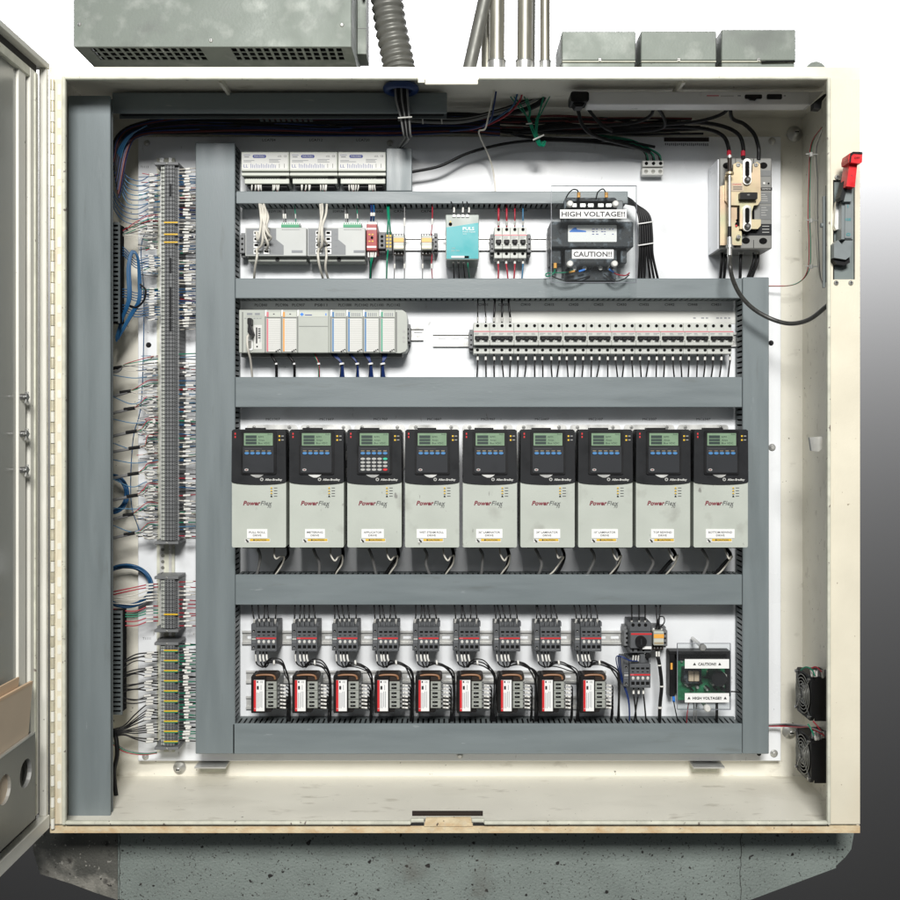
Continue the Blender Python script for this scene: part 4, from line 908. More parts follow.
b = MB(0); b.wire([(249.5, 334, df - 8), (247.2, 338, df - 14), (248, 350, df - 14), (250.5, 360, df - 6), (252.6, 380, df + 12)], 1.2, 'w_white', 8); b.build('grey_cable', t)
for x_, x2, m_, n_, r_ in ((271, 276, 'w_black', 1, 1.6), (288, 294, 'w_black', 1, 1.6), (314, 318.5, 'w_red', 2, .7), (334, 341.5, 'w_navy', 6, .7), (350.5, 357, 'w_navy', 4, .7), (366, 370.4, 'w_navy', 6, .7), (383.5, 382.5, 'w_navy', 6, .7)):
    for j in range(n_):
        b = MB(0); o_ = (j - (n_ - 1) / 2); mm = 'w_green' if (m_ == 'w_red' and j == 0) else ('w_black' if (m_ == 'w_navy' and j == 0) else m_)
        b.wire([(x_ + o_ * 1.1, 351, 124), (x_ + 1 + o_ * .9, 356, 118), (x2 + o_ * .35, 364, 117), (x2 + .6 + o_ * .9, 380, 126)], r_, mm, 6); b.build('wire', t)
    b = MB(0); b.tube([P(x2, 363, 116.5), P(x2 + .3, 364.6, 116.5)], 1.2 + .3 * n_, 'label_white', 8); b.build('cable_tie', t)

# ================================================================ NINE MOTOR DRIVES
DF = 67.0
drive_txt = [('PULL ROLL', 19.5), ('METERING', 19), ('APPLICATOR', 21.5), ('WET STEAM ROLL', 29), ('36" LAMINATOR', 25.6), ('24" LAMINATOR', 25.6), ('10" LAMINATOR', 25.6), ('TOP REWIND', 22), ('BOTTOM REWIND', 28)]
x_base = 231.9
def drive(i):
    x0 = x_base; df = DF
    t = thing('motor_drive', 'grey drive labelled %s DRIVE under its black top' % drive_txt[i][0].replace('"', ' inch').replace('36', 'thirty six').replace('24', 'twenty four').replace('10', 'ten') + (', with full keypad' if i == 2 else ''), 'motor drive', tuple(P(258.5, 552, DF)), 'motor drives in the middle row')
    b = MB(df, 'drive_grey'); b.rrect(x0, 478, x0 + 54.2, 547.4, 1.6, df, df + 24, 'drive_grey'); b.build('front_shell', t)
    b = MB(df); b.box(x0 + 1.6, 432, x0 + 53, 545.5, df + 24, PL - 4, 'switch_grey', .8)
    for yy in (452, 470, 500, 520): b.box(x0 + 53, yy, x0 + 53.6, yy + 9, df + 28, df + 46, 'zinc')
    b.box(x0 + 8, 547.4, x0 + 52, 549.6, df + 14, PL - 14, 'black_matte'); b.build('rear_body', t)
    b = MB(df); tp = [(x0 - .2, 481.6)] + [(x0 + 27 + 27.4 * math.cos(a), 481.6 + 3.0 * math.sin(a)) for a in [math.pi - math.pi * q / 10 for q in range(1, 10)]] + [(x0 + 54.4, 481.6), (x0 + 54.0, 430.6), (x0 + 52, 429.4), (x0 + 2, 429.4), (x0 + .2, 430.8)]
    b.prism(tp, df - 1.4, df + 20, 'bezel'); b.rrect(x0 + 12, 427.8, x0 + 31, 430, .6, df + 6, df + 18, 'black'); b.build('black_top', t)
    b = MB(df - 3); b.rrect(x0 + 9.2, 430.4, x0 + 44.2, 474.3, 1.6, df - 3.2, df - 1.2, 'black'); b.rrect(x0 + 11.2, 446.6, x0 + 42, 472.6, .8, df - 4.2, df - 3.1, 'keypad')
    b.build('operator_panel', t)
    b = MB(df - 4); b.box(x0 + 12, 433.2, x0 + 40.8, 445.6, df - 3.6, df - 3.1, 'lcd'); b.box(x0 + 13.6, 435.4, x0 + 24.6, 438.2, df - 3.8, df - 3.5, 'lcd_dark'); b.box(x0 + 13.6, 438.9, x0 + 24.6, 441.1, df - 3.8, df - 3.5, 'lcd_dark'); b.box(x0 + 13.6, 441.7, x0 + 24.6, 444.3, df - 3.8, df - 3.5, 'lcd_dark')
    for t_, y_, w2 in (('RPM', 436.9, 5), ('Amps', 440.0, 6), ('Bus VDC', 443.1, 11.4)): b.text(t_, x0 + 26.4, y_, 1.8, df - 3.8, 'lcd_dark', w2, 0, 0, 'L')
    b.text('Auto', x0 + 40, 434.2, 1.3, df - 3.8, 'lcd_dark', 4.5, 0, 0, 'R'); b.build('display', t)
    b = MB(df - 5)
    for j in range(5): b.disc(x0 + 14.9 + j * 5.6, 453.2, 1.35, df - 5.1, df - 4.1, 'blue_key', 12, 2.3)
    if i == 2:
        for r_ in range(4):
            for j in range(5):
                mm = 'green_key' if (r_ == 0 and j == 4) else 'red' if (r_ == 3 and j == 4) else 'grey_key'
                b.disc(x0 + 14.9 + j * 5.6, 458.8 + r_ * 3.6, 1.2, df - 5.1, df - 4.1, mm, 12, 2.3)
    else: b.disc(x0 + 14.5, 469.8, 1.3, df - 4.9, df - 4.1, 'grey_key', 12, 2.1); b.disc(x0 + 14.5, 469.8, .6, df - 5.1, df - 4.8, 'maroon', 8, 1)
    for j in range(5): b.box(x0 + 13 + j * 5.6, 450.6, x0 + 16.4 + j * 5.6, 451.1, df - 4.4, df - 4.1, 'brass_plate')
    b.box(x0 + 12.5, 448.4, x0 + 30, 448.9, df - 4.4, df - 4.1, 'print_grey'); b.build('keys', t)
    b = MB(df - 2); b.prism([(x0 + 18, 474.4), (x0 + 32, 474.4), (x0 + 29.6, 476.4), (x0 + 27, 477.6), (x0 + 24, 477.6), (x0 + 20.5, 476.2)], df - 2.2, df - 1.3, 'zinc'); b.build('release_tab', t)
    b = MB(df - 2); b.disc(x0 + 29.8, 479.4, 1.7, df - 1.9, df - 1.3, 'grey_key', 14); b.disc(x0 + 29.8, 479.4, .8, df - 2.1, df - 1.8, 'bezel', 8)
    b.text('Allen-Bradley', x0 + 33, 479.6, 2.1, df - 1.8, 'card', 17.3, .02, .15, 'L')
    b.build('maker_lettering', t); b = MB(df - 2)
    for y_ in (432.8, 436): b.box(x0 + 2.6, y_, x0 + 3.9, y_ + 1.9, df - 1.8, df - 1.3, 'red')
    for y_ in (436.1, 440): b.box(x0 + 46.6, y_ - .8, x0 + 48.3, y_ + .8, df - 1.8, df - 1.3, 'yellow'); b.box(x0 + 49.4, y_ - .4, x0 + 51.8, y_ + .3, df - 1.7, df - 1.3, 'grey_key')
    b.build('indicator_lights', t)
    b = MB(df); b.text('Power', x0 + 11.2, 503, 4.3, df - .4, 'maroon', 17.6, .03, .25, 'L'); b.text('Flex', x0 + 28.8, 503, 4.3, df - .4, 'print_grey', 11.4, 0, .25, 'L'); b.text('70', x0 + 37.4, 506.6, 2.6, df - .4, 'print_grey', 3.6, 0, .2)
    b.build('lettering', t)
    b = MB(df)
    for j in range(4): b.box(x0 + 38.8, 487.2 + j * 2.75, x0 + 40.3, 488.4 + j * 2.75, df - .35, df, 'yellow' if j < 3 else 'black'); b.box(x0 + 38.6, 488.4 + j * 2.75, x0 + 40.6, 488.9 + j * 2.75, df - .35, df, 'print_black'); b.box(x0 + 42, 487.6 + j * 2.75, x0 + 45.4, 488.2 + j * 2.75, df - .35, df, 'print_grey')
    b.build('status_lights', t)
    tx, tw = drive_txt[i]; cx = x0 + (25.4 if i < 3 else 26.5); hw = tw / 2 * .98 + .6
    b = MB(df); b.box(cx - hw, 529.1, cx + hw, 538.1, df - .6, df, 'label_white'); b.text(tx, cx, 532.2, 1.9, df - .8, 'print_grey', tw * .84, .012); b.text('DRIVE', cx, 535.3, 1.9, df - .8, 'print_grey', 8.4, .012); b.build('name_label', t)
    b = MB(df); b.box(x0 + 13, 538.7, x0 + 38.4, 542.6, df - .4, df, 'card'); b.box(x0 + 18.2, 538.8, x0 + 37.8, 541, df - .6, df - .35, 'yellow'); b.text('CAUTION', x0 + 29, 539.9, 1.4, df - .75, 'print_black', 11, .02); b.box(x0 + 21.5, 539.2, x0 + 23, 540.6, df - .75, df - .55, 'print_black')
    b.prism([(x0 + 13.6, 539.4), (x0 + 14.6, 539), (x0 + 17, 541.4), (x0 + 16.6, 542.4), (x0 + 15.2, 542.2)], df - .6, df - .35, 'print_black'); b.build('caution_label', t)
    b = MB(PL - 4, 'zinc'); b.rrect(246.6, 424.8, 297, 470, 3, PL - 3.5, PL - 2, 'zinc')
    for x_ in (254, 289.4): b.screw(x_, 427.4, 1.9, PL - 3.5)
    b.build('mounting_flange', t)
    yb = 549
    b = MB(0); b.wire([(258, yb, 110), (260, 555, 106), (264 + rnd(-5, 3), 563 + rnd(-3, 2), 108), (263 + rnd(-7, 4), 577, 122)], 1.7, 'w_grey', 8); b.build('motor_cable', t)
    b = MB(0); g1 = rnd(-3, 3); b.wire([(288, yb - 1, 124), (287.5, 556, 112), (283 + g1, 566 + g1 * .6, 112), (277 + g1 * 1.8, 578, 122)], rnd(1.5, 2.1), 'w_black', 8); b.build('supply_cable', t)
    b = MB(0); e = rnd(-1.6, 1.6); b.wire([(274.6, yb - 1.5, 96), (274.2, 555, 88), (277 + e, 559.6 + e, 88), (281 + e, 556.6, 94), (285 + e, 556.4 - e * .6, 100), (284 + e * 2, 564, 108), (279 + e * 2, 572, 112), (275.5 + e * 3.4, 578, 122)], .95, 'w_white', 8); b.build('white_lead', t)
    return t
PIT = 57.72 * k(DF) * S
for i in range(9):
    t = drive(i); t.location = t.location + Vector((PIT * i, 0, 0)); ORG[t.name] = t.location.copy()

# ================================================================ NINE CONTACTORS
def contactor_body(t, x0, y0, wide=True):
    df = 104; X = x0; Y = y0
    b = MB(df, 'contactor'); b.box(X + 5.6, Y + 4, X + 26.4, Y + 28.2, df, PL - 3, 'contactor', .6)
    for j in range(5): b.box(X + 5.8 + j * 4.9, Y - .4, X + 7.8 + j * 4.9, Y + 4, df + 5, df + 16, 'contactor', .3)
    b.box(X + 5.6, Y + 1, X + 26.4, Y + 4, df + 12, PL - 4, 'contactor'); b.build('housing', t)
    b = MB(df, 'contactor'); b.box(X, Y + 1.6, X + 5.4, Y + 28, df + 5, PL - 4, 'contactor', .5); b.box(X + .8, Y + 15.6, X + 4.8, Y + 17.4, df + 4.4, df + 5.2, 'grey_key'); b.box(X + .6, Y + 13.8, X + 5, Y + 14.3, df + 4.5, df + 5.1, 'print_light'); b.box(X + .6, Y + 19.2, X + 5, Y + 19.6, df + 4.5, df + 5.1, 'print_light')
    for q in (8.5, 24.8): b.disc(X + 2.7, Y + q, 1.2, df + 4.3, df + 5.1, 'black_matte', 10); b.disc(X + 2.7, Y + q + .5, .6, df + 4.1, df + 4.4, 'zinc', 8)
    b.box(X - .6, Y + 24, X + 2, Y + 29, df + 10, PL - 6, 'contactor'); b.build('side_contact_block', t)
    b = MB(df); b.box(X + 6, Y + 14.2, X + 26, Y + 15.6, df - .3, df, 'red'); b.box(X + 6.6, Y + 14.5, X + 9.6, Y + 15.3, df - .45, df - .25, 'pink_red'); b.build('red_stripe', t)
    b = MB(df, 'black_matte')
    for j in range(4):
        x_ = X + 7 + j * 4.9
        b.box(x_, Y + 7.6, x_ + 3.4, Y + 9.4, df - .25, df, 'black_matte'); b.box(x_ + .6, Y + 11.6, x_ + 2.8, Y + 12.4, df - .25, df, 'black_matte')
        b.box(x_, Y + 21.8, x_ + 3.4, Y + 25, df - .25, df, 'black_matte'); b.box(x_ + .4, Y + 25.4, x_ + 3, Y + 25.9, df - .3, df, 'contactor_light')
    b.build('terminals', t)
    b = MB(df)
    for j in range(4): b.disc(X + 8.8 + j * 4.9, Y + 17.8, 1.3, df - 1, df, 'card', 10); b.prism([(X + 7.2 + j * 4.9, Y + 18.2), (X + 10.4 + j * 4.9, Y + 18.2), (X + 9.6 + j * 4.9, Y + 20), (X + 8 + j * 4.9, Y + 20)], df - .6, df, 'grey_key')
    b.build('white_buttons', t)
TPIT = 40.62 * k(104) * S
def contactor(i):
    x0, y0 = 250.2, 623.4
    t = thing('contactor', '%s dark grey contactor from the left in the row above the small transformers' % ORD[i] if i else 'leftmost dark grey contactor, at the left end of the contactor row', 'contactor', tuple(P(265, 653, PL)), 'contactors in the row of nine')
    if i == 8: t['label'] = 'rightmost dark grey contactor of the row of nine, nearest the motor switch'
    contactor_body(t, x0, y0)
    for j, x_ in enumerate((254, 259.2, 263.8, 268.6, 275.2)):
        b = MB(0); e = rnd(-1.4, 1.4); ferrule_wire(b, [(x_, 627, 122), (x_ + .2, 620, 114), (x_ + e, 613, 114), (x_ + e * 2, 601, 122)], .85, 'w_black', .14, .27, 1.3); b.build('wire', t)
    for j, x_ in enumerate((255.5, 260, 263.4, 266.8)):
        b = MB(0); e = rnd(-.5, .5); ferrule_wire(b, [(x_, 651, 116), (x_ + e, 658, 112), (x_ + 1.5, 664, 112), (263 + j * .8, 667.5, 112)], .8, 'w_black', .2, .35, 1.15 if j else .8); b.build('wire', t)
    return t
for i in range(9):
    t = contactor(i); t.location = t.location + Vector((TPIT * i, 0, 0)); ORG[t.name] = t.location.copy()
# ================================================================ NINE SMALL TRANSFORMERS
RPIT = 41.2 * k(96) * S
def small_trafo():
    df = 96; x0 = 250.4
    t = thing('small_transformer', 'leftmost small black transformer with white and red label, bottom row', 'transformer', tuple(P(268, 714, PL)), 'small transformers in the bottom row')
    b = MB(df, 'core_black'); b.rrect(x0, 676, x0 + 20.6, 713.6, 2.2, df + 5, df + 24, 'core_black'); b.box(x0 + 2, 684, x0 + 26, 712, df + 24, PL - 1, 'switch_grey'); b.box(x0 + .4, 676.5, x0 + 15.4, 713.6, df + 1, df + 5.4, 'core_black', .8); b.box(x0 + 15, 706.6, x0 + 33, 712.6, df + 14, PL - 6, 'core_black', .8); b.build('iron_core', t)
    b = MB(df, 'coil'); b.rrect(x0 + 3, 674.6, x0 + 27, 682, 3.0, df + 4, df + 20, 'coil'); b.build('coil', t)
    b = MB(df); b.tube(sm([b.p(x0 + 5, 676.6, df + 3.4), b.p(x0 + 10, 675.6, df + 3), b.p(x0 + 19, 675.6, df + 3), b.p(x0 + 23, 677, df + 3.4), b.p(x0 + 24, 680, df + 4)]), 1.1, 'copper', 8); b.build('copper_lead', t)
    b = MB(df); b.box(x0 + 3.4, 680.2, x0 + 14, 711.2, df + .1, df + 1, 'label_white'); b.box(x0 + 3.4, 680.2, x0 + 5.7, 711.2, df - .2, df + .05, 'red')
    b.text('ABB', x0 + 4.6, 708.5, .8, df - .4, 'label_white', 1.7); b.text('CE', x0 + 11, 682, 1.7, df - .2, 'print_grey'); b.box(x0 + 6.4, 681, x0 + 7.8, 682.8, df - .2, df + .1, 'print_grey'); b.box(x0 + 6.4, 686, x0 + 8.4, 689.5, df - .2, df + .1, 'print_black')
    for j in range(4): b.box(x0 + 6.4 + j * 1.6, 691 + rnd(0, 2), x0 + 6.9 + j * 1.6, 709.5 - rnd(0, 5), df - .2, df + .1, 'print_light')
    b.box(x0 + 10.4, 685, x0 + 10.9, 690, df - .2, df + .1, 'print_light'); b.build('rating_label', t)
    for g2 in range(3):
        b = MB(df + 2, 'block_grey'); y_ = 682 + g2 * 8.9; b.box(x0 + 15, y_, x0 + 26, y_ + 8.6, df + 3, PL - 10, 'block_grey', .4)
        for q in (1.6, 5.4): b.box(x0 + 17.6, y_ + q, x0 + 22.8, y_ + q + 1.9, df + 2.8, df + 3.2, 'black_matte'); b.box(x0 + 19, y_ + q - .6, x0 + 20.2, y_ + q + .5, df + 2.7, df + 3.1, 'terminal_dark')
        b.build('terminal_block', t)
    b = MB(df + 4, 'zinc')
    for j in range(3): b.disc(x0 + 17.6 + j * 2.6, 680, 1, df + 5, df + 7, 'zinc', 8)
    for j in range(2): b.disc(x0 + 17.6 + j * 2.6, 709.5, .9, df + 12, df + 14.2, 'brass_plate', 8)
    for j in range(6): b.disc(x0 + 27.4, 685 + j * 4.4, 1.3, df + 8, df + 12, 'terminal_dark', 8); b.disc(x0 + 27.2, 685 + j * 4.4, .5, df + 7.7, df + 8.1, 'zinc', 6)
    b.build('screws', t)
    for j in range(7):
        y_ = 685 + j * 3.7
        b = MB(0); b.wire([(x0 + 26.5, y_, 112), (x0 + 33, y_ + .4, 110), (x0 + 38, y_ + 2, 114), (x0 + 39.5, y_ + 8 + rnd(0, 4), 120), (x0 + 39 + rnd(-1, 1), 726, 128)], .7, 'w_black', 6)
        b.tube([P(x0 + 29.5, y_, 110.5), P(x0 + 35.5, y_ + .7, 110.3)], 1.1, 'ferrule', 8); b.build('wire', t)
    return t
t0 = small_trafo()
for i in range(1, 9):
    copy_tree(t0, Vector((RPIT * i, 0, 0)), None, 'rightmost small transformer with white and red label, nearest the circuit board' if i == 8 else '%s small transformer with red and white label from the left in the bottom row' % ORD[i])
# bundles from contactors to transformers
for i in range(9):
    ox = 40.62 * i; ox2 = 41.2 * i
    t = thing('wire_bundle', 'black wire bundle arching right from under the %s contactor' % (ORD[i] if i < 8 else 'rightmost'), 'wire bundle', tuple(P(276 + ox, 700, PL)), 'arched wire bundles under the contactors')
    for j in range(4):
        b = MB(0); h = rnd(-2.6, 2.2) + (i * 37 % 5 - 2) * .7; o_ = j * 1.0 + rnd(-.5, .9)
        b.wire([(263.5 + ox + j * .6, 667, 112), (268 + ox, 664 + h - o_ * .3, 106), (274.6 + ox, 661.2 + h + o_, 104), (282 + ox, 663.6 + h + o_, 104), (288.4 + ox2 - o_ * .6 + h * .4, 671 + o_, 106), (290.4 + ox2 - o_ * .5 + rnd(-.8, .8), 684, 112), (290.5 + ox2 - j * .8 + rnd(-.9, .9), 704, 118), (289.5 + ox2 - j * .9 + rnd(-1, 1), 727, 126)], rnd(.6, .85), 'w_black', 6); b.build('wire', t)
    b = MB(0); b.tube([P(273.6 + ox, 662.6, 102.6), P(275.2 + ox, 662.4, 102.6)], 2.8, 'ferrule', 10); b.build('cable_tie', t)

# ================================================================ MOTOR SWITCH, LOWER CONTACTOR, AMBER RELAY
df = 104; t = thing('motor_switch', 'grey motor protection switch with round black knob', 'motor switch', tuple(P(640, 655, PL)))
b = MB(df, 'contactor_light'); b.box(630.4, 623, 652, 632.5, df + 5, PL - 4, 'contactor', .7); b.box(630.4, 632.5, 652, 648.6, df, PL - 4, 'contactor', .8); b.box(630.8, 648.6, 651.6, 654, df + 5, PL - 4, 'contactor', .6); b.build('housing', t)
b = MB(df); b.box(631, 633.2, 651.8, 634.8, df - .3, df, 'red'); b.disc(640.6, 641, 5.6, df - 4, df, 'black', 20); b.prism([(637, 645), (644, 645), (641.4, 648.6), (640, 648.6)], df - 2, df, 'black'); b.box(640, 638, 641.2, 644, df - 5, df - 4, 'keypad'); b.build('knob', t)
b = MB(df); b.box(642.4, 646.4, 651.4, 649, df - .4, df, 'label_white')
for j in range(3): b.disc(633.8 + j * 6.3, 625.8, 1.7, df + 4.4, df + 5.1, 'black_matte', 10); b.disc(633.8 + j * 5.2, 651.2, 1.2, df + 4.4, df + 5.1, 'black_matte', 8)
b.build('terminals', t)
for x_ in (631.6, 639, 645):
    b = MB(0); ferrule_wire(b, [(x_, 623.6, 112), (x_ + .2, 616, 110), (x_ + rnd(-1, 1.5), 601, 122)], .95, 'w_black', .08, .25, 1.1); b.build('wire', t)
t = thing('contactor', 'dark grey contactor below the motor switch with black knob', 'contactor', tuple(P(638, 690, PL)))
contactor_body(t, 624.2, 659.8)
b = MB(104); b.box(641, 655.4, 646, 664, 108, 124, 'contactor', .6); b.disc(649.4, 657, 2.8, 110, 114, 'black', 12); b.build('coil_block', t)
for j in range(3):
    x_ = 633.6 + j * 4.9; x2 = (637, 633.4, 646.5)[j]
    b = MB(0); ferrule_wire(b, [(x_, 688, 116), (x_, 694, 112), (x_ + (x2 - x_) * .3, 702, 112), (x2, 726, 126)], .95, 'w_black', .12, .22, 1.25); b.build('wire', t)
for j in range(3):
    b = MB(0); b.tube([P(633.4 + j * 2.6, 655.6, 100), P(632.8 + j * 2.6, 661, 101)], .8, 'ferrule', 8); b.wire([(633 + j * 2.6, 661, 101), (629 + j, 660.6, 98), (622, 656.4 + j * .5, 98), (616 + j * 2, 658, 102), (620 + j, 676, 112), (628 + j * .5, 700, 118), (629.6, 726, 128)], .6, 'w_navy', 6); b.build('wire', t)
t = amber(652.6, 'amber relay right of the motor switch with black knob', 630.5)
for j, (a, r_) in enumerate((([(656, 629, 116), (657, 622, 112), (655.6, 601, 122)], 1.0), ([(659.5, 629, 116), (659, 622, 112), (660.6, 601, 122)], 1.0), ([(657, 630, 116), (664, 623, 108), (663.5, 617, 108), (659, 617.6, 110), (657.5, 626, 114)], .7))):
    b = MB(0); b.wire(a, r_, 'w_black', 6); b.build('wire', t)
b = MB(0); b.box(0, 0, 0, 0, 0, 0) if False else None
b = MB(0); b.wire([(657, 651, 118), (658, 657, 112), (660, 668, 112), (661.6, 686, 112), (660, 705, 114), (659.4, 727, 126)], 2.0, 'w_black', 8)
for y_, x_ in ((654, 656.5), (654, 658.9)): b.tube([P(x_, y_ - 2.5, 112), P(x_, y_ + 2.5, 111)], 1.1, 'ferrule', 8)
for y_, x_ in ((664.5, 659.2), (685.5, 661.6), (707, 660)): b.tube([P(x_, y_, 111.6), P(x_ + .1, y_ + 1.2, 111.6)], 2.5, 'ferrule', 10)
solo(b, 'cable', 'single black cable with white ties dropping below the lower amber relay', 'cable')

# ================================================================ CIRCUIT BOARD SUPPLY WITH CLEAR COVER
t = thing('circuit_board_supply', 'green circuit board in a black frame behind a clear cover with two warning signs', 'circuit board', tuple(P(703, 715, PL)))
b = MB(116, 'black'); b.box(671.4, 653.4, 733.6, 656.6, 126, PL - 3, 'black', .5); b.box(671.4, 656.6, 677, 699, 126, PL - 3, 'black', .5); b.box(728.6, 656.6, 733.6, 699, 126, PL - 3, 'black', .5); b.box(677, 656.6, 728.6, 699, 140, PL - 3, 'black')
b.box(672.4, 665, 674.4, 671.6, 125.4, 126.2, 'amber'); b.build('frame', t)
b = MB(132, 'pcb'); b.box(677.5, 661, 728.4, 700, 132, 134, 'pcb'); b.build('board', t)
b = MB(120)
b.box(683.5, 668.5, 701.5, 683.5, 119, 132, 'core', .8); b.box(688, 670.5, 698.4, 680.6, 116, 119.5, 'paper', .5); b.box(693, 670.5, 693.6, 680.6, 115.7, 117, 'coil')
b.disc(716.5, 676.4, 7.6, 108, 132, 'black', 22)
for j in range(16): x_ = 680 + rnd(0, 45); y_ = rnd(683.5, 691); b.disc(x_, y_, rnd(.9, 1.9), 122 + rnd(-4, 5), 132, random.choice(['black', 'zinc', 'black', 'silver_grey']), 10)
for j in range(14): x_ = 679 + rnd(0, 46); y_ = rnd(662, 690); b.box(x_, y_, x_ + rnd(1, 3), y_ + rnd(.6, 1.6), 128, 132, random.choice(['card', 'black', 'brass_plate', 'zinc']))
b.box(724, 675, 727.5, 682, 122, 132, 'card', .5); b.build('components', t)
b = MB(84, 'plexi'); b.box(680.2, 646, 733.6, 712.8, 96, 98, 'plexi')
for e in ((680, 645.7, 733.8, 646.1), (680, 712.6, 733.8, 713)): b.box(*e, 95.8, 98.2, 'plexi_edge')
for e in ((679.8, 646.1, 680.2, 712.6), (733.5, 646.1, 733.9, 712.6)): b.box(*e, 95.8, 98.2, 'plexi_edge')
b.build('clear_cover', t)
for (x_, y_, m_) in ((703, 647.5, 'zinc'), (707.6, 708.6, 'card')):
    b = MB(92); b.tube([b.p(x_, y_, 95), b.p(x_, y_, 140)], 2.0, 'zinc', 10); b.lathe(x_, y_, [(2.4, 90), (3.3, 91), (3.4, 95.6)], m_, 16); b.build('cover_screw', t)
for tx, y_ in (('▲ CAUTION!! ▲', 663.8), ('▲ HIGH VOLTAGE!! ▲', 697.8)):
    b = MB(95); b.box(684.8, y_ - 4.6, 729, y_ + 4.6, 94.6, 95.6, 'label_white'); s_ = tx[2:-2]; w2 = 18 if 'CAU' in s_ else 29
    b.text(s_, 707, y_ + .2, 2.7, 94.4, 'print_black', w2, .03)
    for sx in (-1, 1): q = 707 + sx * (w2 / 2 + 3.6); b.prism([(q - 1.5, y_ + 1.3), (q, y_ - 1.4), (q + 1.5, y_ + 1.3)], 94.3, 94.6, 'print_black')
    b.build('warning_sign', t, label='white sign reading ' + s_)
for a, m_, r_ in (([(673.6, 699, 118), (674.5, 706, 114), (679, 727, 126)], 'w_black', .7), ([(689, 700, 118), (688, 707, 116), (687, 716, 118), (686.5, 727, 126)], 'w_red', .6), ([(693, 700, 118), (694, 710, 114), (693, 727, 126)], 'w_grey', .7), ([(697, 700, 118), (696, 712, 114), (697, 727, 126)], 'w_grey', .7), ([(716.6, 700, 118), (716.8, 712, 114), (716.5, 727, 126)], 'w_black', 1.6), ([(727, 692, 120), (733, 691.6, 112), (740, 692.4, 116)], 'w_black', .8)):
    b = MB(0); b.wire(a, r_, m_, 6)
    if m_ == 'w_black' and r_ == .7: b.tube([P(673.6, 696.5, 117), P(673.9, 702, 116.5)], 1.5, 'bright_blue', 8)
    b.build('wire', t)

# ================================================================ TERMINAL STRIPS (left)
COL = ['w_black', 'w_white', 'w_blue', 'w_red', 'w_grey', 'w_green', 'w_white', 'w_black', 'w_lblue', 'w_grey']
def strip(label, y0, y1, n, yellow, lx=155.6, green=False, wires=True, wcol=COL, every=1):
    t = thing('terminal_strip', label, 'terminal strip', tuple(P(167, y1, PL)), 'terminal strips on the upright rail')
    h = (y1 - y0) / n; df = 112; base = None
    # one block, copied
    def block(ye):
        b = MB(df, 'terminal'); Y0 = y0; Y1 = y0 + h - .35
        b.box(155.6, Y0, 160, Y1, df + 22, PL - 5, 'terminal_dark'); b.box(160, Y0, 178.4, Y1, df + 4, PL - 5, 'terminal'); b.box(164.6, Y0, 174.4, Y1, df, df + 4, 'terminal', .3)
        b.box(160.4, Y0 + .3, 163.8, Y1 - .3, df + 2.6, df + 4, 'plc')
        hh = (Y1 - Y0) / 2
        for q in (0, 1):
            ya = Y0 + q * hh
            b.box(161.2, ya + .6, 162.4, ya + 1.2, df + 2.3, df + 2.7, 'print_grey')
            for x_ in (165.6, 168.6, 171.9): b.box(x_, ya + .35, x_ + 1.35, ya + hh - .45, df - .25, df + .1, 'bezel')
            for x_ in (175, 157): b.box(x_, ya + .35, x_ + 1.5, ya + hh - .45, df + (3.7 if x_ > 160 else 21.7), df + (4.1 if x_ > 160 else 22.1), 'bezel')
            if q and False: b.box(160, ya - .1, 178.4, ya + .1, df + 3.8, df + 4.2, 'terminal_dark'); b.box(164.6, ya - .1, 174.4, ya + .1, df - .15, df + .1, 'terminal_dark')
        if ye:
            b.box(164, Y0 + h * .25, 178, Y0 + h * .6, df - .8, df - .2, 'yellow')
            if green: b.box(164, Y0 + h * .62, 178, Y1, df - .5, df - .2, 'green')
        return b
    protos = {}
    for i in range(n):
        ye = (i in yellow) if not callable(yellow) else yellow(i)
        if ye not in protos: 
            o = block(ye).build('terminal_block', t); protos[ye] = o; o.location = Vector((0, 0, -h * i * k(df) * S))
        else:
            o = protos[ye].copy(); col.objects.link(o); o.location = Vector((0, 0, -h * i * k(df) * S))
    for yy in (y0 - 3.2, y1 + .4):
        b = MB(df, 'terminal'); b.box(154.5, yy, 178.6, yy + 2.8, df - 1, PL - 4, 'terminal', .4); b.box(152.5, yy, 156, yy + 2, df + 18, df + 28, 'terminal'); b.screw(167, yy + 1.4, 1.1, df - 1.2); b.build('end_clamp', t)
    return t
TS1 = strip('very long grey terminal strip, topmost on the upright rail', 165.5, 541, 95, {14, 17, 19})
b = MB(112); 
for y_, h_ in ((184, 12), (258, 15), (287, 30), (318, 13)): b.box(169.6, y_, 171.6, y_ + h_, 110.8, 112, 'bezel', .3)
b.build('jumper_bar', TS1)
TS2 = strip('short grey terminal strip in the middle of the upright rail, with red wires', 579.5, 629, 12, {8}, green=False)
TS3 = strip('lowest terminal strip with yellow and green rows', 645.5, 746.5, 30, lambda i: i % 3 == 1, green=True)
def right_wires(t, y0, y1, n, cols, fx=(184, 192)):
    for i in range(n):
        y_ = y0 + (y1 - y0) * (i + .5) / n; b = MB(0); e = rnd(-1.2, 1.2); f = rnd(182.5, 186)
        b.wire([(177, y_, 118), (184, y_ + e * .4, 113), (190, y_ + e, 113), (199, y_ + e * 1.6, 124)], .62, random.choice(cols), 5, 3)
        if random.random() < .85: b.tube([P(f, y_ + e * .4, 112.4), P(f + rnd(4, 8), y_ + e * .8, 112.2)], 1.25, 'ferrule', 6)
        b.build('wire', t)
right_wires(TS1, 168, 205, 12, ['w_white', 'w_blue', 'w_grey']); right_wires(TS1, 202, 328, 44, ['w_white', 'w_blue', 'w_grey', 'w_navy', 'w_black']); right_wires(TS1, 352, 538, 42, COL)
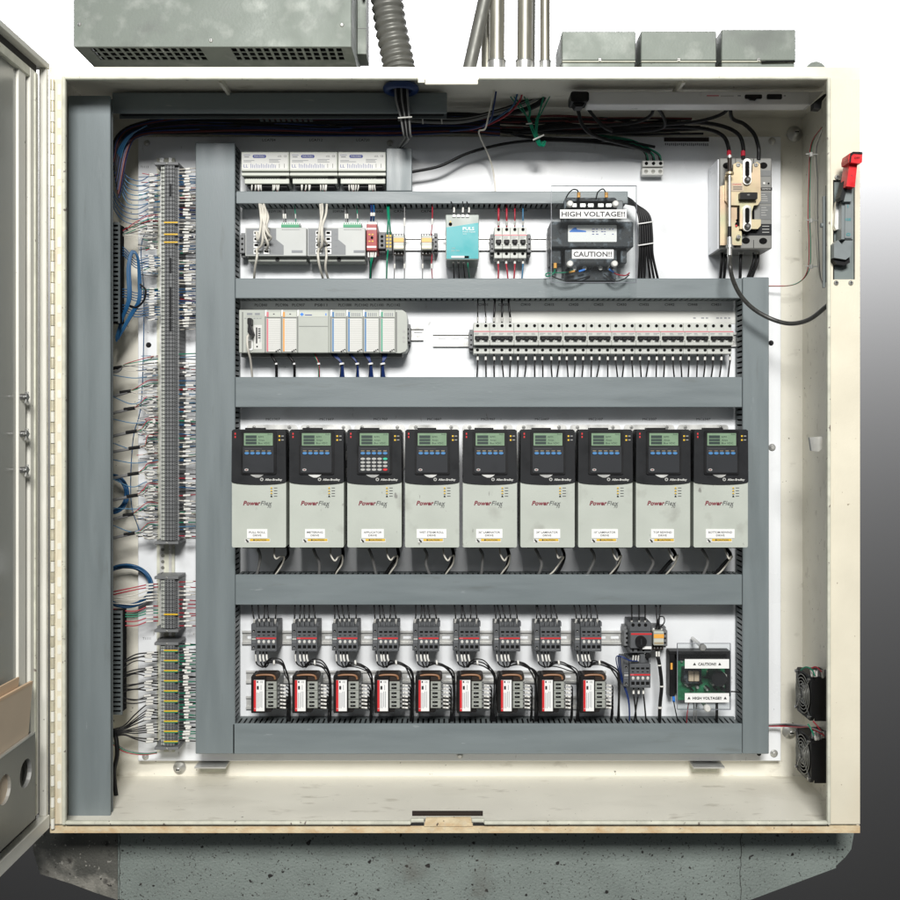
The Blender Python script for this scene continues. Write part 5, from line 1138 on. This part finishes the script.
right_wires(TS2, 580, 628, 11, ['w_red', 'w_white', 'w_red', 'w_grey']); right_wires(TS3, 642, 742, 34, ['w_black', 'w_black', 'w_green'])
b = MB(0)
for i in range(90):
    y_ = random.choice((rnd(170, 330), rnd(352, 538))); e = rnd(-2, 2)
    b.wire([(177, y_, 122), (184, y_ + e * .4, 118), (191, y_ + e, 118), (199, y_ + e * 1.6, 128)], .5, random.choice(COL), 5, 3)
    if random.random() < .5: q = rnd(182, 190); b.tube([P(q, y_ + e * .5, 117.4), P(q + 5, y_ + e, 117.2)], 1.1, 'ferrule', 5)
for i in range(130):
    y_ = random.choice((rnd(168, 320), rnd(355, 540))); e = rnd(-2.5, 2.5); q = rnd(136, 147)
    b.wire([(158, y_, 128), (152, y_ + rnd(-.6, .6), 122), (q, y_ + e, 118)], .45, random.choice(COL), 5, 3)
    if random.random() < .8: a_ = rnd(147, 151); b.tube([P(a_, y_ + rnd(-.8, .8), 119), P(a_ + rnd(3.5, 5.5), y_ + rnd(-.5, .5), 121)], 1.1, 'ferrule', 5)
o = b.build('wire_tangle', TS1); o['kind'] = 'stuff'
# left-side thin blue wires curving to the long strip
gb = 'thin blue wires on the left'
def lw(pts, r, m, name, label, cat, group=None, ferr=None, n=6):
    b = MB(0); b.wire(pts, r, m, n)
    if ferr: b.tube([P(*ferr[0]), P(*ferr[1])], ferr[2] if len(ferr) > 2 else 1.1, 'ferrule', 6)
    return solo(b, name, label, cat, group)
for j in range(6):
    y_ = 175 + j * 5.2
    lw([(160, y_, 126), (150, y_ + 1 + rnd(-1, 1), 118), (140, y_ + 6 - j * .4, 114), (127, y_ + 1.5, 112), (119, y_ - 12 - j, 110), (113.5 + j * .5, 170 + j * 3, 106), (118 + j, 150, 100), (128 + j, 136 - j * .4, 92), (142 + j, 128 - j * .5, 88)], .55, 'w_lblue' if j % 2 else 'w_blue', 'blue_wire',
       '%s of the blue wires arching from the long terminal strip up to the roof corner' % NTH[j], 'wire', 'blue wires arching at the upper left', ((149, y_ + .8, 116), (154, y_ + .3, 119)))
for j in range(4):
    y_ = 204 + j * 5
    lw([(160, y_ - 2, 126), (150, y_ - 1, 118), (138, y_ + 5, 114), (126, y_ + 3, 112), (117, y_ - 5, 108), (112, y_ - 16, 100)], .55, 'w_blue', 'blue_wire', '%s from the top of the blue wires sagging below the arching ones' % NTH[j], 'wire', 'sagging blue wires at the upper left', ((148, y_ - .8, 117), (153, y_ - 1.5, 120)))
for kk, yy in enumerate((258, 291, 307)):
    for j in range(4):
        y_ = yy + j * 2.6
        lw([(160, y_, 126), (148, y_ + .5, 118), (136, y_ + 2, 114), (124, y_ - 2 - (8 if kk == 0 else 0), 110), (112, y_ - (14 if kk == 0 else -2), 100)], .6, 'w_blue', 'blue_wire', '%s blue wire from the top in the %s group crossing the hanging blue coil' % (NTH[j], ('upper', 'middle', 'lowest')[kk]), 'wire', 'blue wires beside the coil, group at %s' % ('top', 'middle', 'bottom')[kk], ((149, y_ + .4, 117), (154, y_ + .2, 120)))
# coils
t = thing('cable_coil', 'long loop of blue wires hanging beside the long terminal strip', 'cable coil', tuple(P(134, 312, BACK)))
for j in range(12):
    o_ = rnd(-1, 1) * 3.6; b = MB(0); q = rnd(0, 6)
    o_ *= .8; b.wire([(116 + o_ * .3, 337 + q, 110), (122 + o_ * .6, 318, 108), (128.5 + o_, 298, 104), (128 + o_, 268, 104), (132 + o_ * .4, 251 + q * .5, 106), (137.5 + o_ * .4, 258, 108), (139 + o_ * .8, 280, 110), (138.5 + o_ * .8, 300, 110), (131 + o_, 314, 112), (118, 335 + q, 112)], .85, 'w_lblue' if j % 6 == 0 else 'w_blue', 6); b.build('wire', t)
b = MB(0); b.wire([(140, 284, 104), (145.5, 290, 106), (144, 300, 108), (137, 307, 110), (130, 306, 112)], 1.2, 'w_black', 8); b.build('black_lead', t)
def coil(label, cx, cy, rx, ry, n):
    t = thing('cable_coil', label, 'cable coil', tuple(P(cx, cy + ry, BACK)), 'blue cable coils behind the left duct')
    for j in range(n):
        a0 = rnd(0, 6); r2 = rnd(-2, 2); b = MB(0); c_ = [P(cx + (rx + r2) * math.cos(a0 + a * .45), cy + (ry + r2) * math.sin(a0 + a * .45), 128 + rnd(-2, 2) + j * .8) for a in range(15)]
        b.tube(sm(c_, 4), 1.0, 'w_blue', 6); b.build('loop', t)
    return t
coil('blue cable coil half hidden behind the left duct at mid height', 112, 494, 15, 18, 8)
coil('round blue cable coil behind the left duct beside the short terminal strip', 126, 586, 25, 20, 9)
# long diagonal blue wire
lw([(147, 228, 130), (141, 250, 128), (144, 300, 128), (141.5, 400, 128), (133, 440, 128), (131, 500, 128), (139, 530, 130)], .55, 'w_blue', 'blue_wire', 'single long blue wire running down the plate edge past the long terminal strip', 'wire')
# sheathed signal cables fanning out
for i, (yy, xe, cover) in enumerate(((235, 121, 0), (229, 128, 0), (367, 122, 0), (391, 131, 1), (408, 135, 1), (431, 137, 1), (447, 140, 0), (473, 139, 0), (495, 138, 0), (514, 134, 0), (533, 135, 0))):
    t = thing('signal_cable', '%s dark signal cable from the top fanning out beside the long terminal strip' % NTH[i], 'cable', tuple(P(112, yy, BACK)), 'signal cables fanning out on the left')
    b = MB(0); b.wire([(110, yy + 6 - (3 if i < 2 else 0), 112), (118, yy + 4, 112), (xe, yy, 112)], 1.7, 'w_grey', 8); b.tube([P(xe - 11, yy + 1.6, 111.8), P(xe, yy, 112)], 2.0, 'w_black', 8); b.build('sheath', t)
    for j, m_ in enumerate(('w_red', 'w_green', 'w_black', 'w_white', 'w_grey', 'w_white')):
        y2 = yy - 11 + j * 3.2 - (0 if i > 1 else 3); b = MB(0)
        b.wire([(xe - 1, yy, 112), (xe + 5, (yy * 2 + y2) / 3 + rnd(-2, 2), 110), (148, y2 + rnd(-1, 1.5), 114), (158, y2, 126)], .48, m_, 5, 4)
        if j > 1: b.tube([P(146 + rnd(-2, 2), y2 + .3, 113.4), P(152.5, y2 + .1, 117.5)], .95, 'ferrule', 6)
        b.build('wire', t)
for i, yy in enumerate((377, 399, 422, 444, 462, 482, 508, 527)):
    lw([(158, yy - 2, 126), (146, yy, 118), (132, yy + (5 if i % 2 else 1), 113), (112, yy - 2 + rnd(-2, 2), 108)], .55, 'w_lblue', 'blue_wire', '%s from the top of the level blue wires between the dark signal cables' % NTH[i], 'wire', 'level blue wires between the signal cables', ((147, yy - .2, 117), (152, yy - 1, 120)))
# wires left of the short strip
cnt = {}
for i, (y_, m_) in enumerate(((584, 'w_red'), (587, 'w_red'), (590, 'w_white'), (594, 'w_white'), (597, 'w_white'), (600, 'w_white'), (606, 'w_red'), (610, 'w_green'), (613, 'w_green'), (617, 'w_red'), (621, 'w_red'))):
    cnt[m_] = cnt.get(m_, 0) + 1
    lw([(158, y_, 126), (148, y_ + .6, 117), (134, y_ + 4 + rnd(-1, 2), 112), (112, y_ + (8 if i < 3 else 3), 108)], .68, m_, 'field_wire', NTH[cnt[m_] - 1] + ' ' + {'w_red': 'red', 'w_white': 'white', 'w_green': 'green'}[m_] + ' wire from the top, entering the short terminal strip from the left', 'wire', {'w_red': 'red', 'w_white': 'white', 'w_green': 'green'}[m_] + ' wires left of the short terminal strip', ((146, y_ + .8, 115), (153, y_ + .2, 119)))
# black wires left of the lowest strip
for i in range(26):
    y_ = 651 + i * 3.6 + (i % 4 - 1.5) * -.7 + rnd(-.6, .6); tgt = (690 + (y_ - 700) * .2) if y_ > 702 else y_ + (12 - (i * .9))
    if y_ > 702: pts = [(158, y_, 126), (148, y_ + .5, 117), (135, y_ * .5 + (732 + (y_ - 725) * .3) * .5, 112), (124, 731 + (y_ - 725) * .25, 110), (112, 734 + (y_ - 725) * .2, 104)]
    else: pts = [(158, y_, 126), (148, y_ + .5, 117), (134, y_ + 4 - (i % 4) * 1.3 + rnd(-1.5, 1.5), 112), (118, tgt + rnd(-2, 2), 100)]
    fx = rnd(-2, 1.5); pts[1] = (148, y_ + rnd(-.8, 1.2), 117)
    lw(pts, rnd(.6, .85), 'w_black', 'field_wire', NTH[i if y_ <= 702 else i - 15] + ' black wire from the top in the %s group beside the lowest terminal strip' % ('bunched' if y_ > 702 else 'upper'), 'wire', 'black wires of the %s group left of the lowest strip' % ('bunched' if y_ > 702 else 'upper'), ((145.5 + fx, pts[1][1] + .2, 115), (152.5 + fx, y_ + .2, 119), 1.25))
lw([(112, 730, 106), (116, 738, 100), (117, 755, 96), (114, 772, 96), (116, 795, 96), (118, 797, 100)], 2.6, 'w_black', 'cable', 'thick black cable bowing out behind the left duct near the cabinet floor', 'cable')
for m_, q in (('w_grey', 0), ('w_green', 1.5), ('w_red', 3)):
    lw([(112, 741 + q, 106), (125, 749 + q, 112), (142, 753 + q * .6, 116), (157, 752 + q * .4, 122)], .55, m_, 'loose_wire', {'w_grey': 'grey', 'w_green': 'green', 'w_red': 'red'}[m_] + ' loose wire sagging under the lowest terminal strip', 'wire')

# ================================================================ ROOF CABLES
t = thing('cable_bundle', 'bundle of dark cables running level under the cabinet roof', 'cable bundle', tuple(P(300, 125, 120)))
for j in range(24):
    b = MB(0); y_ = 114 + j * .85; m_ = ['w_black', 'w_black', 'w_black', 'w_navy', 'w_black', 'w_maroon', 'w_black', 'w_navy'][j % 8]
    b.wire([(112 + j * .3, 152 + j * 2, 100), (117 + j * .5, 136 + j * .6, 104), (136 + j * .3, 124 + j * .5, 108), (190, y_ + rnd(-1, 1), 116), (260, y_ + rnd(-2, 2), 120), (330, y_ + 2 + rnd(-1.5, 1.5), 120), (400, y_ + 1 + rnd(-1, 1), 118), (460, y_ + rnd(-1, 1), 116), (500, y_ + 2, 112)], rnd(.9, 1.7), m_, 6); b.build('cable', t)
t = thing('cable_bundle', 'grey cables tied with white straps under the roof left of the white hanging cable', 'cable bundle', tuple(P(440, 122, 110)))
for j in range(4):
    b = MB(0); b.wire([(398, 115 + j * 1.6, 108), (430, 117 + j * 1.7, 104), (462, 118 + j * 1.3, 102), (492, 112 + j, 98), (520, 103 + j, 94), (542, 92 + j, 88), (546, 82, 84)], 1.6, 'w_grey' if j % 2 else 'w_black', 8); b.build('cable', t)
for x_ in (422, 441): 
    b = MB(0); b.wire([(x_, 113, 100), (x_ + .5, 119, 99), (x_ + 1, 124, 101)], .8, 'ferrule', 6); b.build('cable_tie', t)
t = thing('cable_bundle', 'black cables dropping through the blue ring in the roof', 'cable bundle', tuple(P(404, 142, 90)))
for j in range(7):
    b = MB(0); o_ = (j - 3) * 1.9; b.wire([(401 + o_, 82, 46), (402 + o_, 100, 48), (405 + o_ * .7, 118, 54), (407 + o_ * .55, 134, 66), (408 + o_ * .4, 140 - abs(o_) * .5, 80), (400 + o_ * .3, 148, 118)], 1.3, 'w_black' if j % 3 else 'w_grey', 8); b.build('cable', t)
b = MB(0); b.tube([P(398, 118, 50), P(412, 117, 50)], .9, 'ferrule', 6); b.build('cable_tie', t)
b = MB(70, 'blue_ring'); zz = 353 * S; c_ = [Vector((P(401, 85, 44).x + 15 * S * math.cos(a / 10 * math.pi), 44 * S + 15 * S * math.sin(a / 10 * math.pi), zz)) for a in range(21)]
b.tube(c_, 4.0, 'blue_ring', 8, False); solo(b, 'conduit_bushing', 'blue round conduit bushing in the roof under the ribbed conduit', 'bushing')
lw([(495, 84, 62), (492, 100, 62), (488, 118, 66), (485, 129, 76), (479, 131, 84), (481, 139, 100), (487, 152, 120), (492, 166, 128), (494.5, 180, 126), (495.6, 192, 122)], .95, 'w_white', 'hanging_cable', 'thin white cable with a kink hanging from the roof to the narrow duct', 'cable')
for j, a in enumerate((([(497, 84, 66), (494, 105, 68), (490, 120, 80), (476, 128, 100), (450, 131, 114)]), ([(519, 84, 70), (514, 104, 80), (500, 116, 92), (482, 127, 106)]), ([(524, 84, 70), (520, 100, 80), (508, 114, 90), (490, 124, 104), (470, 130, 112)]))):
    lw(a, 1.1, ('w_navy', 'w_blue', 'w_red')[j], 'roof_cable', ('navy', 'blue', 'red')[j] + ' wire dropping from the roof behind the white hanging cable', 'wire')
t = thing('cable_bundle', 'tangle of black cables behind the green ground wires, running right under the cabinet light', 'cable bundle', tuple(P(580, 132, 120)))
for j in range(13):
    b = MB(0); y_ = 117 + j * 1.25
    b.wire([(478 + rnd(-8, 8), y_ - 2, 116), (520, y_ + rnd(-3, 3), 118), (560, y_ + rnd(-2.5, 3), 120), (600, y_ + rnd(-2, 3), 122), (640 + rnd(-8, 8), y_ + 2 + rnd(-2, 2), 124), (690 + rnd(-15, 20), y_ + 1 + rnd(-2, 2), 128)], rnd(.9, 1.7), 'w_black' if j % 5 else 'w_maroon', 6); b.build('cable', t)
t = thing('ground_wires', 'bunch of green ground wires tied together hanging from the roof', 'wire bundle', tuple(P(540, 147, 100)))
for j in range(7):
    b = MB(0); s_ = [(505, 90), (512, 94), (547, 84), (546, 86), (524, 96), (527, 98), (550, 96)][j]
    b.wire([(s_[0], s_[1], 82), (s_[0] * .5 + 267, 108 + j * .6, 84), (530 + rnd(-1.5, 1.5) + (7 if j in (2, 3, 6) else 0), 122, 86), (536 + rnd(-2, 2), 136, 90), (541 + rnd(-2, 2), 146, 94), (544 + rnd(-3, 2), 142 + rnd(-2, 3), 96)], .75, 'w_green', 6); b.build('wire', t)
b = MB(0); b.tube([P(526, 124, 85), P(532, 123.4, 85)], .8, 'ferrule', 6); b.tube([P(533, 140, 88), P(544, 135, 88)], 1.0, 'ferrule', 6); b.build('cable_tie', t)
for j, (a, r_, lb) in enumerate((
    ([(412, 172, 124), (440, 166, 122), (470, 152.5, 124), (510, 143, 124), (550, 140.4, 122), (600, 143, 122), (640, 149, 126)], 1.7, 'black cable crossing the white plate from the short duct to the small white terminal block'),
    ([(577, 100, 70), (578.5, 112, 76), (582, 124, 84), (590, 133, 92), (604, 139, 104), (632, 146, 118), (650, 152, 124)], 2.1, 'black cable curving from the left end of the cabinet light'),
    ([(584, 102, 70), (592, 114, 78), (603, 126, 88), (612, 131, 96)], 1.9, 'short black cable sloping right under the cabinet light'),
    ([(655, 105, 72), (650, 116, 84), (636, 122, 96), (610, 125, 104), (560, 128, 112), (520, 132, 118)], 1.9, 'black cable running left from under the middle of the cabinet light'),
    ([(655, 105, 72), (662, 114, 84), (665, 124, 96), (658, 129, 104), (630, 132, 110), (580, 133, 116), (530, 131, 118)], 1.9, 'black cable looping under the middle of the cabinet light'),
    ([(731, 105, 70), (722, 114, 84), (700, 121, 94), (670, 124, 104), (630, 126, 112)], 1.9, 'black cable running left from under the right half of the cabinet light'),
    ([(500, 128, 118), (520, 136, 122), (560, 139, 122), (620, 141, 122), (655, 147, 124)], 1.6, 'black cable running level above the clear cover toward the small white terminal block'),
    ([(546, 86, 74), (545, 94, 84), (538, 104, 92), (516, 112, 102), (480, 116, 112)], 3.0, 'thick black cable sweeping left under the roof above the green wires'))):
    lw(a, r_, 'w_black', 'roof_cable', lb, 'cable', None, None, 10)
# cabinet light
t = thing('cabinet_light', 'long slim white light fixture under the roof at the right', 'light fixture', tuple(P(705, 105, 60)))
b = MB(46, 'light_body'); b.box(587, 91.4, 810, 104.4, 46, 66, 'light_body', 1); b.prism([(810, 91.8), (824, 91), (811, 104.4), (810, 104.4)], 47, 64, 'light_body'); b.build('body', t)
b = MB(44, 'black'); b.rrect(570.6, 91.4, 589, 101.5, 2.5, 44, 66, 'black'); b.prism([(573, 101), (586, 101), (583, 105.5), (576, 105.5)], 48, 62, 'black'); b.build('end_cap', t)
b = MB(45); b.rrect(745, 94.6, 762, 98.6, 1, 44.6, 46, 'black'); b.prism([(748, 98.6), (757, 98.6), (755, 100.6), (750, 100)], 43, 46, 'black'); b.rrect(767, 94.2, 782, 99, 1, 44.6, 46, 'bezel'); b.build('rocker_switch', t)
b = MB(45); b.box(707, 95, 719, 95.9, 45.6, 46, 'pink_red'); b.box(721, 95.4, 734, 96, 45.6, 46, 'card_line'); b.box(738, 95, 741, 96, 45.6, 46, 'print_light'); b.box(784, 95, 786, 96, 45.6, 46, 'print_light'); b.build('printing', t)
b = MB(40, 'black'); b.prism([(812, 104), (822, 96), (826, 95), (820, 103), (819, 110.5), (812, 110)], 34, 44, 'black'); solo(b, 'door_switch', 'small black door switch in the upper right corner of the cabinet', 'switch')

# ================================================================ RIGHT WALL WIRES
for j, (m_, dx) in enumerate((('w_red', 0), ('w_green', 1.6), ('w_white', 3.4), ('w_grey', 5.6))):
    if m_ in ('w_white', 'w_grey'): pts = [(822, 130, 60), (813 + dx * .6, 150, 90), (812 + dx, 180, 96), (812 + dx, 215, 96), (813 + dx, 245, 90), (818 + dx * .4, 275, 70), (824, 287, 50)]
    else: pts = [(822, 127, 60), (811 + dx * .6, 145, 94), (809 + dx * .6, 180, 100), (808 + dx, 215, 100), (809 + dx, 245, 104), (808 + dx, 268, 114), (802, 280, 124), (790, 285.5, 128), (768, 286 + dx * .2, 132)]
    lw(pts, .6, m_, 'sensor_wire', {'w_red': 'red', 'w_green': 'green', 'w_white': 'white', 'w_grey': 'grey'}[m_] + ' thin wire tied down the right cabinet wall', 'wire')
b = MB(0)
for y_ in (154, 220, 266): b.tube([P(806, y_, 95), P(818, y_ + .5, 88)], .7, 'card', 6); b.tube([P(811, y_ - 1.5, 91), P(811.4, y_ + 2.5, 91)], 2.0, 'card', 8)
solo(b, 'cable_clips', 'white stick-on cable clips holding thin wires on the right wall', 'cable clip')

# ================================================================ FANS
def fan(cz, label):
    t = thing('cooling_fan', label, 'fan', (0.808, 0.168, (cz - 24) * S), 'cooling fans on the right wall')
    h = 48; cz = cz * S; x0, x1 = 381 * S, 405 * S; cy = 84 * S; r = h / 2 * S
    b = MB(0, 'black')
    for X0, X1 in ((x0, x0 + 3.4 * S), (x1 - 3.4 * S, x1)):       # two flanges with round opening
        n = 28; ring = []; sq = []
        for i in range(n):
            a = 2 * math.pi * i / n; ca, sa = math.cos(a), math.sin(a); ring.append((ca * r * .9, sa * r * .9)); m2 = r / max(abs(ca), abs(sa)); 
            if m2 > r * 1.36: m2 = r * 1.36
            sq.append((ca * m2, sa * m2))
        v = [(X, cy + p_[0], cz + p_[1]) for X in (X0, X1) for q in (ring, sq) for p_ in q]
        f = []
        for i in range(n):
            j = (i + 1) % n
            f += [(i, j, n + j, n + i), (2 * n + i, 3 * n + i, 3 * n + j, 2 * n + j), (n + i, n + j, 3 * n + j, 3 * n + i), (i, 2 * n + i, 2 * n + j, j)]
        b.add(v, f, 'black')
    n = 28; v = [(X, cy + math.cos(2 * math.pi * i / n) * r * .94, cz + math.sin(2 * math.pi * i / n) * r * .94) for X in (x0 + 2 * S, x1 - 2 * S) for i in range(n)]
    b.add(v, [(i, (i + 1) % n, n + (i + 1) % n, n + i) for i in range(n)], 'black', True); b.build('housing', t)
    b = MB(0, 'fan_metal')
    for q in (.25, .4, .55, .7, .85):
        b.tube([Vector((x0 - 2.2 * S + (q ** 2) * 1.6 * S, cy + math.cos(a * math.pi / 14) * r * q, cz + math.sin(a * math.pi / 14) * r * q)) for a in range(29)], .55, 'rail_edge', 5, False)
    for a in (45, 135, 225, 315):
        ca, sa = math.cos(math.radians(a)), math.sin(math.radians(a)); b.tube([Vector((x0 - 2.2 * S, cy + ca * r * .2, cz + sa * r * .2)), Vector((x0, cy + ca * r * 1.2, cz + sa * r * 1.2))], .8, 'fan_metal', 6)
        b.tube([Vector((x0 - 2.5 * S, cy + ca * r * 1.16, cz + sa * r * 1.16)), Vector((x1 + 0.5 * S, cy + ca * r * 1.16, cz + sa * r * 1.16))], 1.8, 'fan_metal', 8)
    b.build('guard', t)
    b = MB(0, 'zinc'); b.tube([Vector((x0 - 1 * S, cy, cz)), Vector((x1 - 4 * S, cy, cz))], 11, 'fan_metal', 24); b.build('hub', t)
    for i in range(5):
        a0 = i * 2 * math.pi / 5; b = MB(0, 'black'); v = []
        for q in (0, 1):
            for st in range(6): rr = r * (.4 + .5 * st / 5); a = a0 + q * .95 + st * .09; v.append((x0 + (4 + 10 * q) * S, cy + math.cos(a) * rr, cz + math.sin(a) * rr))
        b.add(v, [(s_, s_ + 1, 6 + s_ + 1, 6 + s_) for s_ in range(5)], 'bezel', True); b.build('blade', t)
    b = MB(0, 'black'); b.raw(x0 + 3.4 * S, x1 - 3.4 * S, cy - r * .98, cy - r * .95, cz - r * .97, cz + r * .97); b.raw(x0 + 3.4 * S, x1 - 3.4 * S, cy - r * .9, cy + r * .9, cz + r * .93, cz + r * .96); b.build('side_wall', t)
    b = MB(0, 'zinc')
    for j in range(7): b.tube([Vector((x0 + (2 + j * 2.5) * S, cy - r * .9 + rnd(-3, 3) * S, cz + r * .96)), Vector((x0 + (3 + j * 2.5) * S, cy - r * .7 + rnd(-3, 3) * S, cz + r + 5 * S))], 1.4, random.choice(['zinc', 'ferrule', 'terminal']), 6)
    b.build('wire_terminals', t)
fan(-288.7, 'upper of two black cooling fans with wire guards on the right wall')
fan(-354.5, 'lower of two black cooling fans with wire guards on the right wall')
for m_, q in (('w_black', 0), ('w_red', 1.2), ('w_grey', -1)):
    lw([(768, 725.4 + q * .6, 132), (785, 725 + q, 126), (800, 726 + q, 90), (809, 727, 62), (822, 733 + q, 50)], .8, m_, 'fan_wire', {'w_black': 'black', 'w_red': 'red', 'w_grey': 'grey'}[m_] + ' wire running from the right duct to the fans', 'wire')
for m_, a in (('w_green', [(808, 724, 58), (811, 729, 54), (814, 736, 52)]), ('w_red', [(813, 721, 58), (818, 727, 54), (824, 736, 52)]), ('w_green', [(801, 670, 80), (806, 667, 70), (812, 670, 60), (815, 676, 54)]), ('w_red', [(810, 669, 66), (816, 667, 60), (822, 672, 56)])):
    lw(a, .8, m_, 'fan_lead', {'w_green': 'green', 'w_red': 'red'}[m_] + ' short lead at the top of the %s fan' % ('lower' if a[0][1] > 700 else 'upper'), 'wire')

# ================================================================ ON TOP OF THE CABINET
t = thing('heat_exchanger', 'big galvanised vented box above the cabinet at the upper left', 'cooling unit', tuple(P(212, 47, 120)))
b = MB(60, 'galv'); b.box(73.6, -120, 351.5, 47, 60, 62, 'galv', .6); b.box(73.6, -120, 75, 46.4, 62, 168, 'galv'); b.box(350.1, -120, 351.5, 46.4, 62, 168, 'galv'); b.box(73.6, -120, 351.5, -118, 62, 168, 'galv')
b.build('casing', t)
b = MB(60, 'galv'); Zb = 46.2; Zt = 45.4
def strip_(x0, x1, d0, d1): b.box(x0, Zt, x1, Zb, d0, d1, 'galv')
strip_(75, 350.1, 62, 66); strip_(75, 350.1, 100, 168)
for gx0, gx1 in ((86, 200), (228, 342)):
    n = 14; w2 = (gx1 - gx0) / n
    for i in range(n + 1): strip_(gx0 + i * w2 - 1.3, gx0 + i * w2 + 1.3, 66, 100)
    for i in range(n):
        for dd in (76, 88): strip_(gx0 + i * w2 + 1.3, gx0 + (i + 1) * w2 - 1.3, dd, dd + 2.4)
strip_(75, 84.7, 66, 100); strip_(201.3, 226.7, 66, 100); strip_(343.3, 350.1, 66, 100)
b.build('vent_grille', t)
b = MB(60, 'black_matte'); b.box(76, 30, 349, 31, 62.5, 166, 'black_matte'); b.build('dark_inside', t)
b = MB(60)
for x_, y_ in ((79.4, 24.3), (211, 40.5), (342, 25)): b.screw(x_, y_, 2.2, 59.9)
b.build('screws', t)
b = MB(168, 'siemens_grey'); b.box(352, -110, 369, 66, 130, 168, 'galv'); b.box(352, 41, 369, 41.6, 129.6, 130, 'plc_seam')
for y_ in (31, 56.5, 65): b.screw(356.5, y_, 2.2, 129.8)
b.prism([(364, -5), (368, -6), (368, 14), (366, 15)], 118, 130, 'black'); b.build('mounting_strip', t)
# ribbed conduit
b = MB(0, 'flex'); c_ = sm([P(383, -60, 72), P(385, -20, 72), P(390, 22, 72), P(398, 62, 72), P(401, 84, 72)], 40); N = len(c_)
prof = []; r0, r1 = 15.0, 17.6
rg = []; n = 28
for i, p_ in enumerate(c_):
    tt = (c_[min(i + 1, N - 1)] - c_[max(i - 1, 0)]).normalized(); a_ = Vector((0, 1, 0)); b2 = tt.cross(a_).normalized(); a_ = b2.cross(tt)
    s_ = i * .78; rr = (r0 + (r1 - r0) * (0.5 + 0.5 * math.sin(s_)) ** .8) * S
    for j in range(n): an = 2 * math.pi * j / n; rg.append(p_ + (a_ * math.cos(an) + b2 * math.sin(an)) * rr)
b.add(rg, [(i * n + j, i * n + (j + 1) % n, (i + 1) * n + (j + 1) % n, (i + 1) * n + j) for i in range(N - 1) for j in range(n)], 'flex', True)
solo(b, 'ribbed_conduit', 'thick ribbed grey flexible conduit entering the cabinet top', 'conduit')
def pipe(x_t, x_b, r, d, label, mt='pipe', collar=True):
    t = thing('steel_pipe', label, 'pipe', tuple(P(x_b, 70, d)), 'pipes entering the cabinet top')
    b = MB(0, mt); b.tube([P(x_t + (x_t - x_b) * 1.5, -100, d), P(x_b, 72, d)], r, mt, 24); b.build('tube', t)
    if collar: b = MB(0, 'zinc'); b.tube([P(x_b, 61.6, d), P(x_b, 71, d)], r * 1.17, 'zinc', 24); b.tube([P(x_b, 61, d), P(x_b, 62.2, d)], r * 1.22, 'rail_edge', 24); b.screw(0, 0, .01, 0) if False else None; b.build('collar', t)
pipe(484, 468.5, 7.2, 60, 'slanted grey flexible pipe left of the upright steel pipes', 'flex', False)
pipe(497, 496.6, 8.2, 66, 'upright steel pipe beside the slanted grey one')
pipe(487.5, 487, 6.5, 104, 'upright steel pipe half hidden behind the slanted grey one', 'pipe', False)
pipe(525, 524.5, 8.0, 66, 'middle upright steel pipe with collar')
pipe(531.5, 531, 4.2, 96, 'thin dark pipe just behind the middle upright one', 'flex', False)
pipe(545, 545, 5.2, 66, 'rightmost thin upright steel pipe with collar')
for i, (x0, x1, y0) in enumerate(((562, 635.6, 31.4), (641, 716.4, 31.2), (721.5, 795.6, 29.6))):
    t = thing('junction_box', ('leftmost galvanised junction box on the cabinet top, with a bright glare spot', 'middle galvanised junction box on the cabinet top', 'rightmost galvanised junction box on the cabinet top, with black smear')[i], 'junction box', tuple(P((x0 + x1) / 2, 66, 60)), 'junction boxes on the cabinet top')
    b = MB(36, 'galv'); b.box(x0, y0, x1, 60.4, 36, 100, 'galv', .8); b.build('cover', t)
    b = MB(36, 'galv'); b.box(x0 + .6, 57, x1 - .6, 69.6, 37.5, 98, 'galv', .5); b.box(x0 + .2, 61, x1 - .2, 62, 35.4, 38, 'rim', .3); b.screw((x0 + x1) / 2 - (0 if i else -1), 59.8, 2.1, 35.8)
    if i == 2: b.prism([(760, 61.4), (795, 60.8), (795, 62.4), (762, 63)], 34.9, 35.5, 'black_matte')
    b.build('box_body', t)
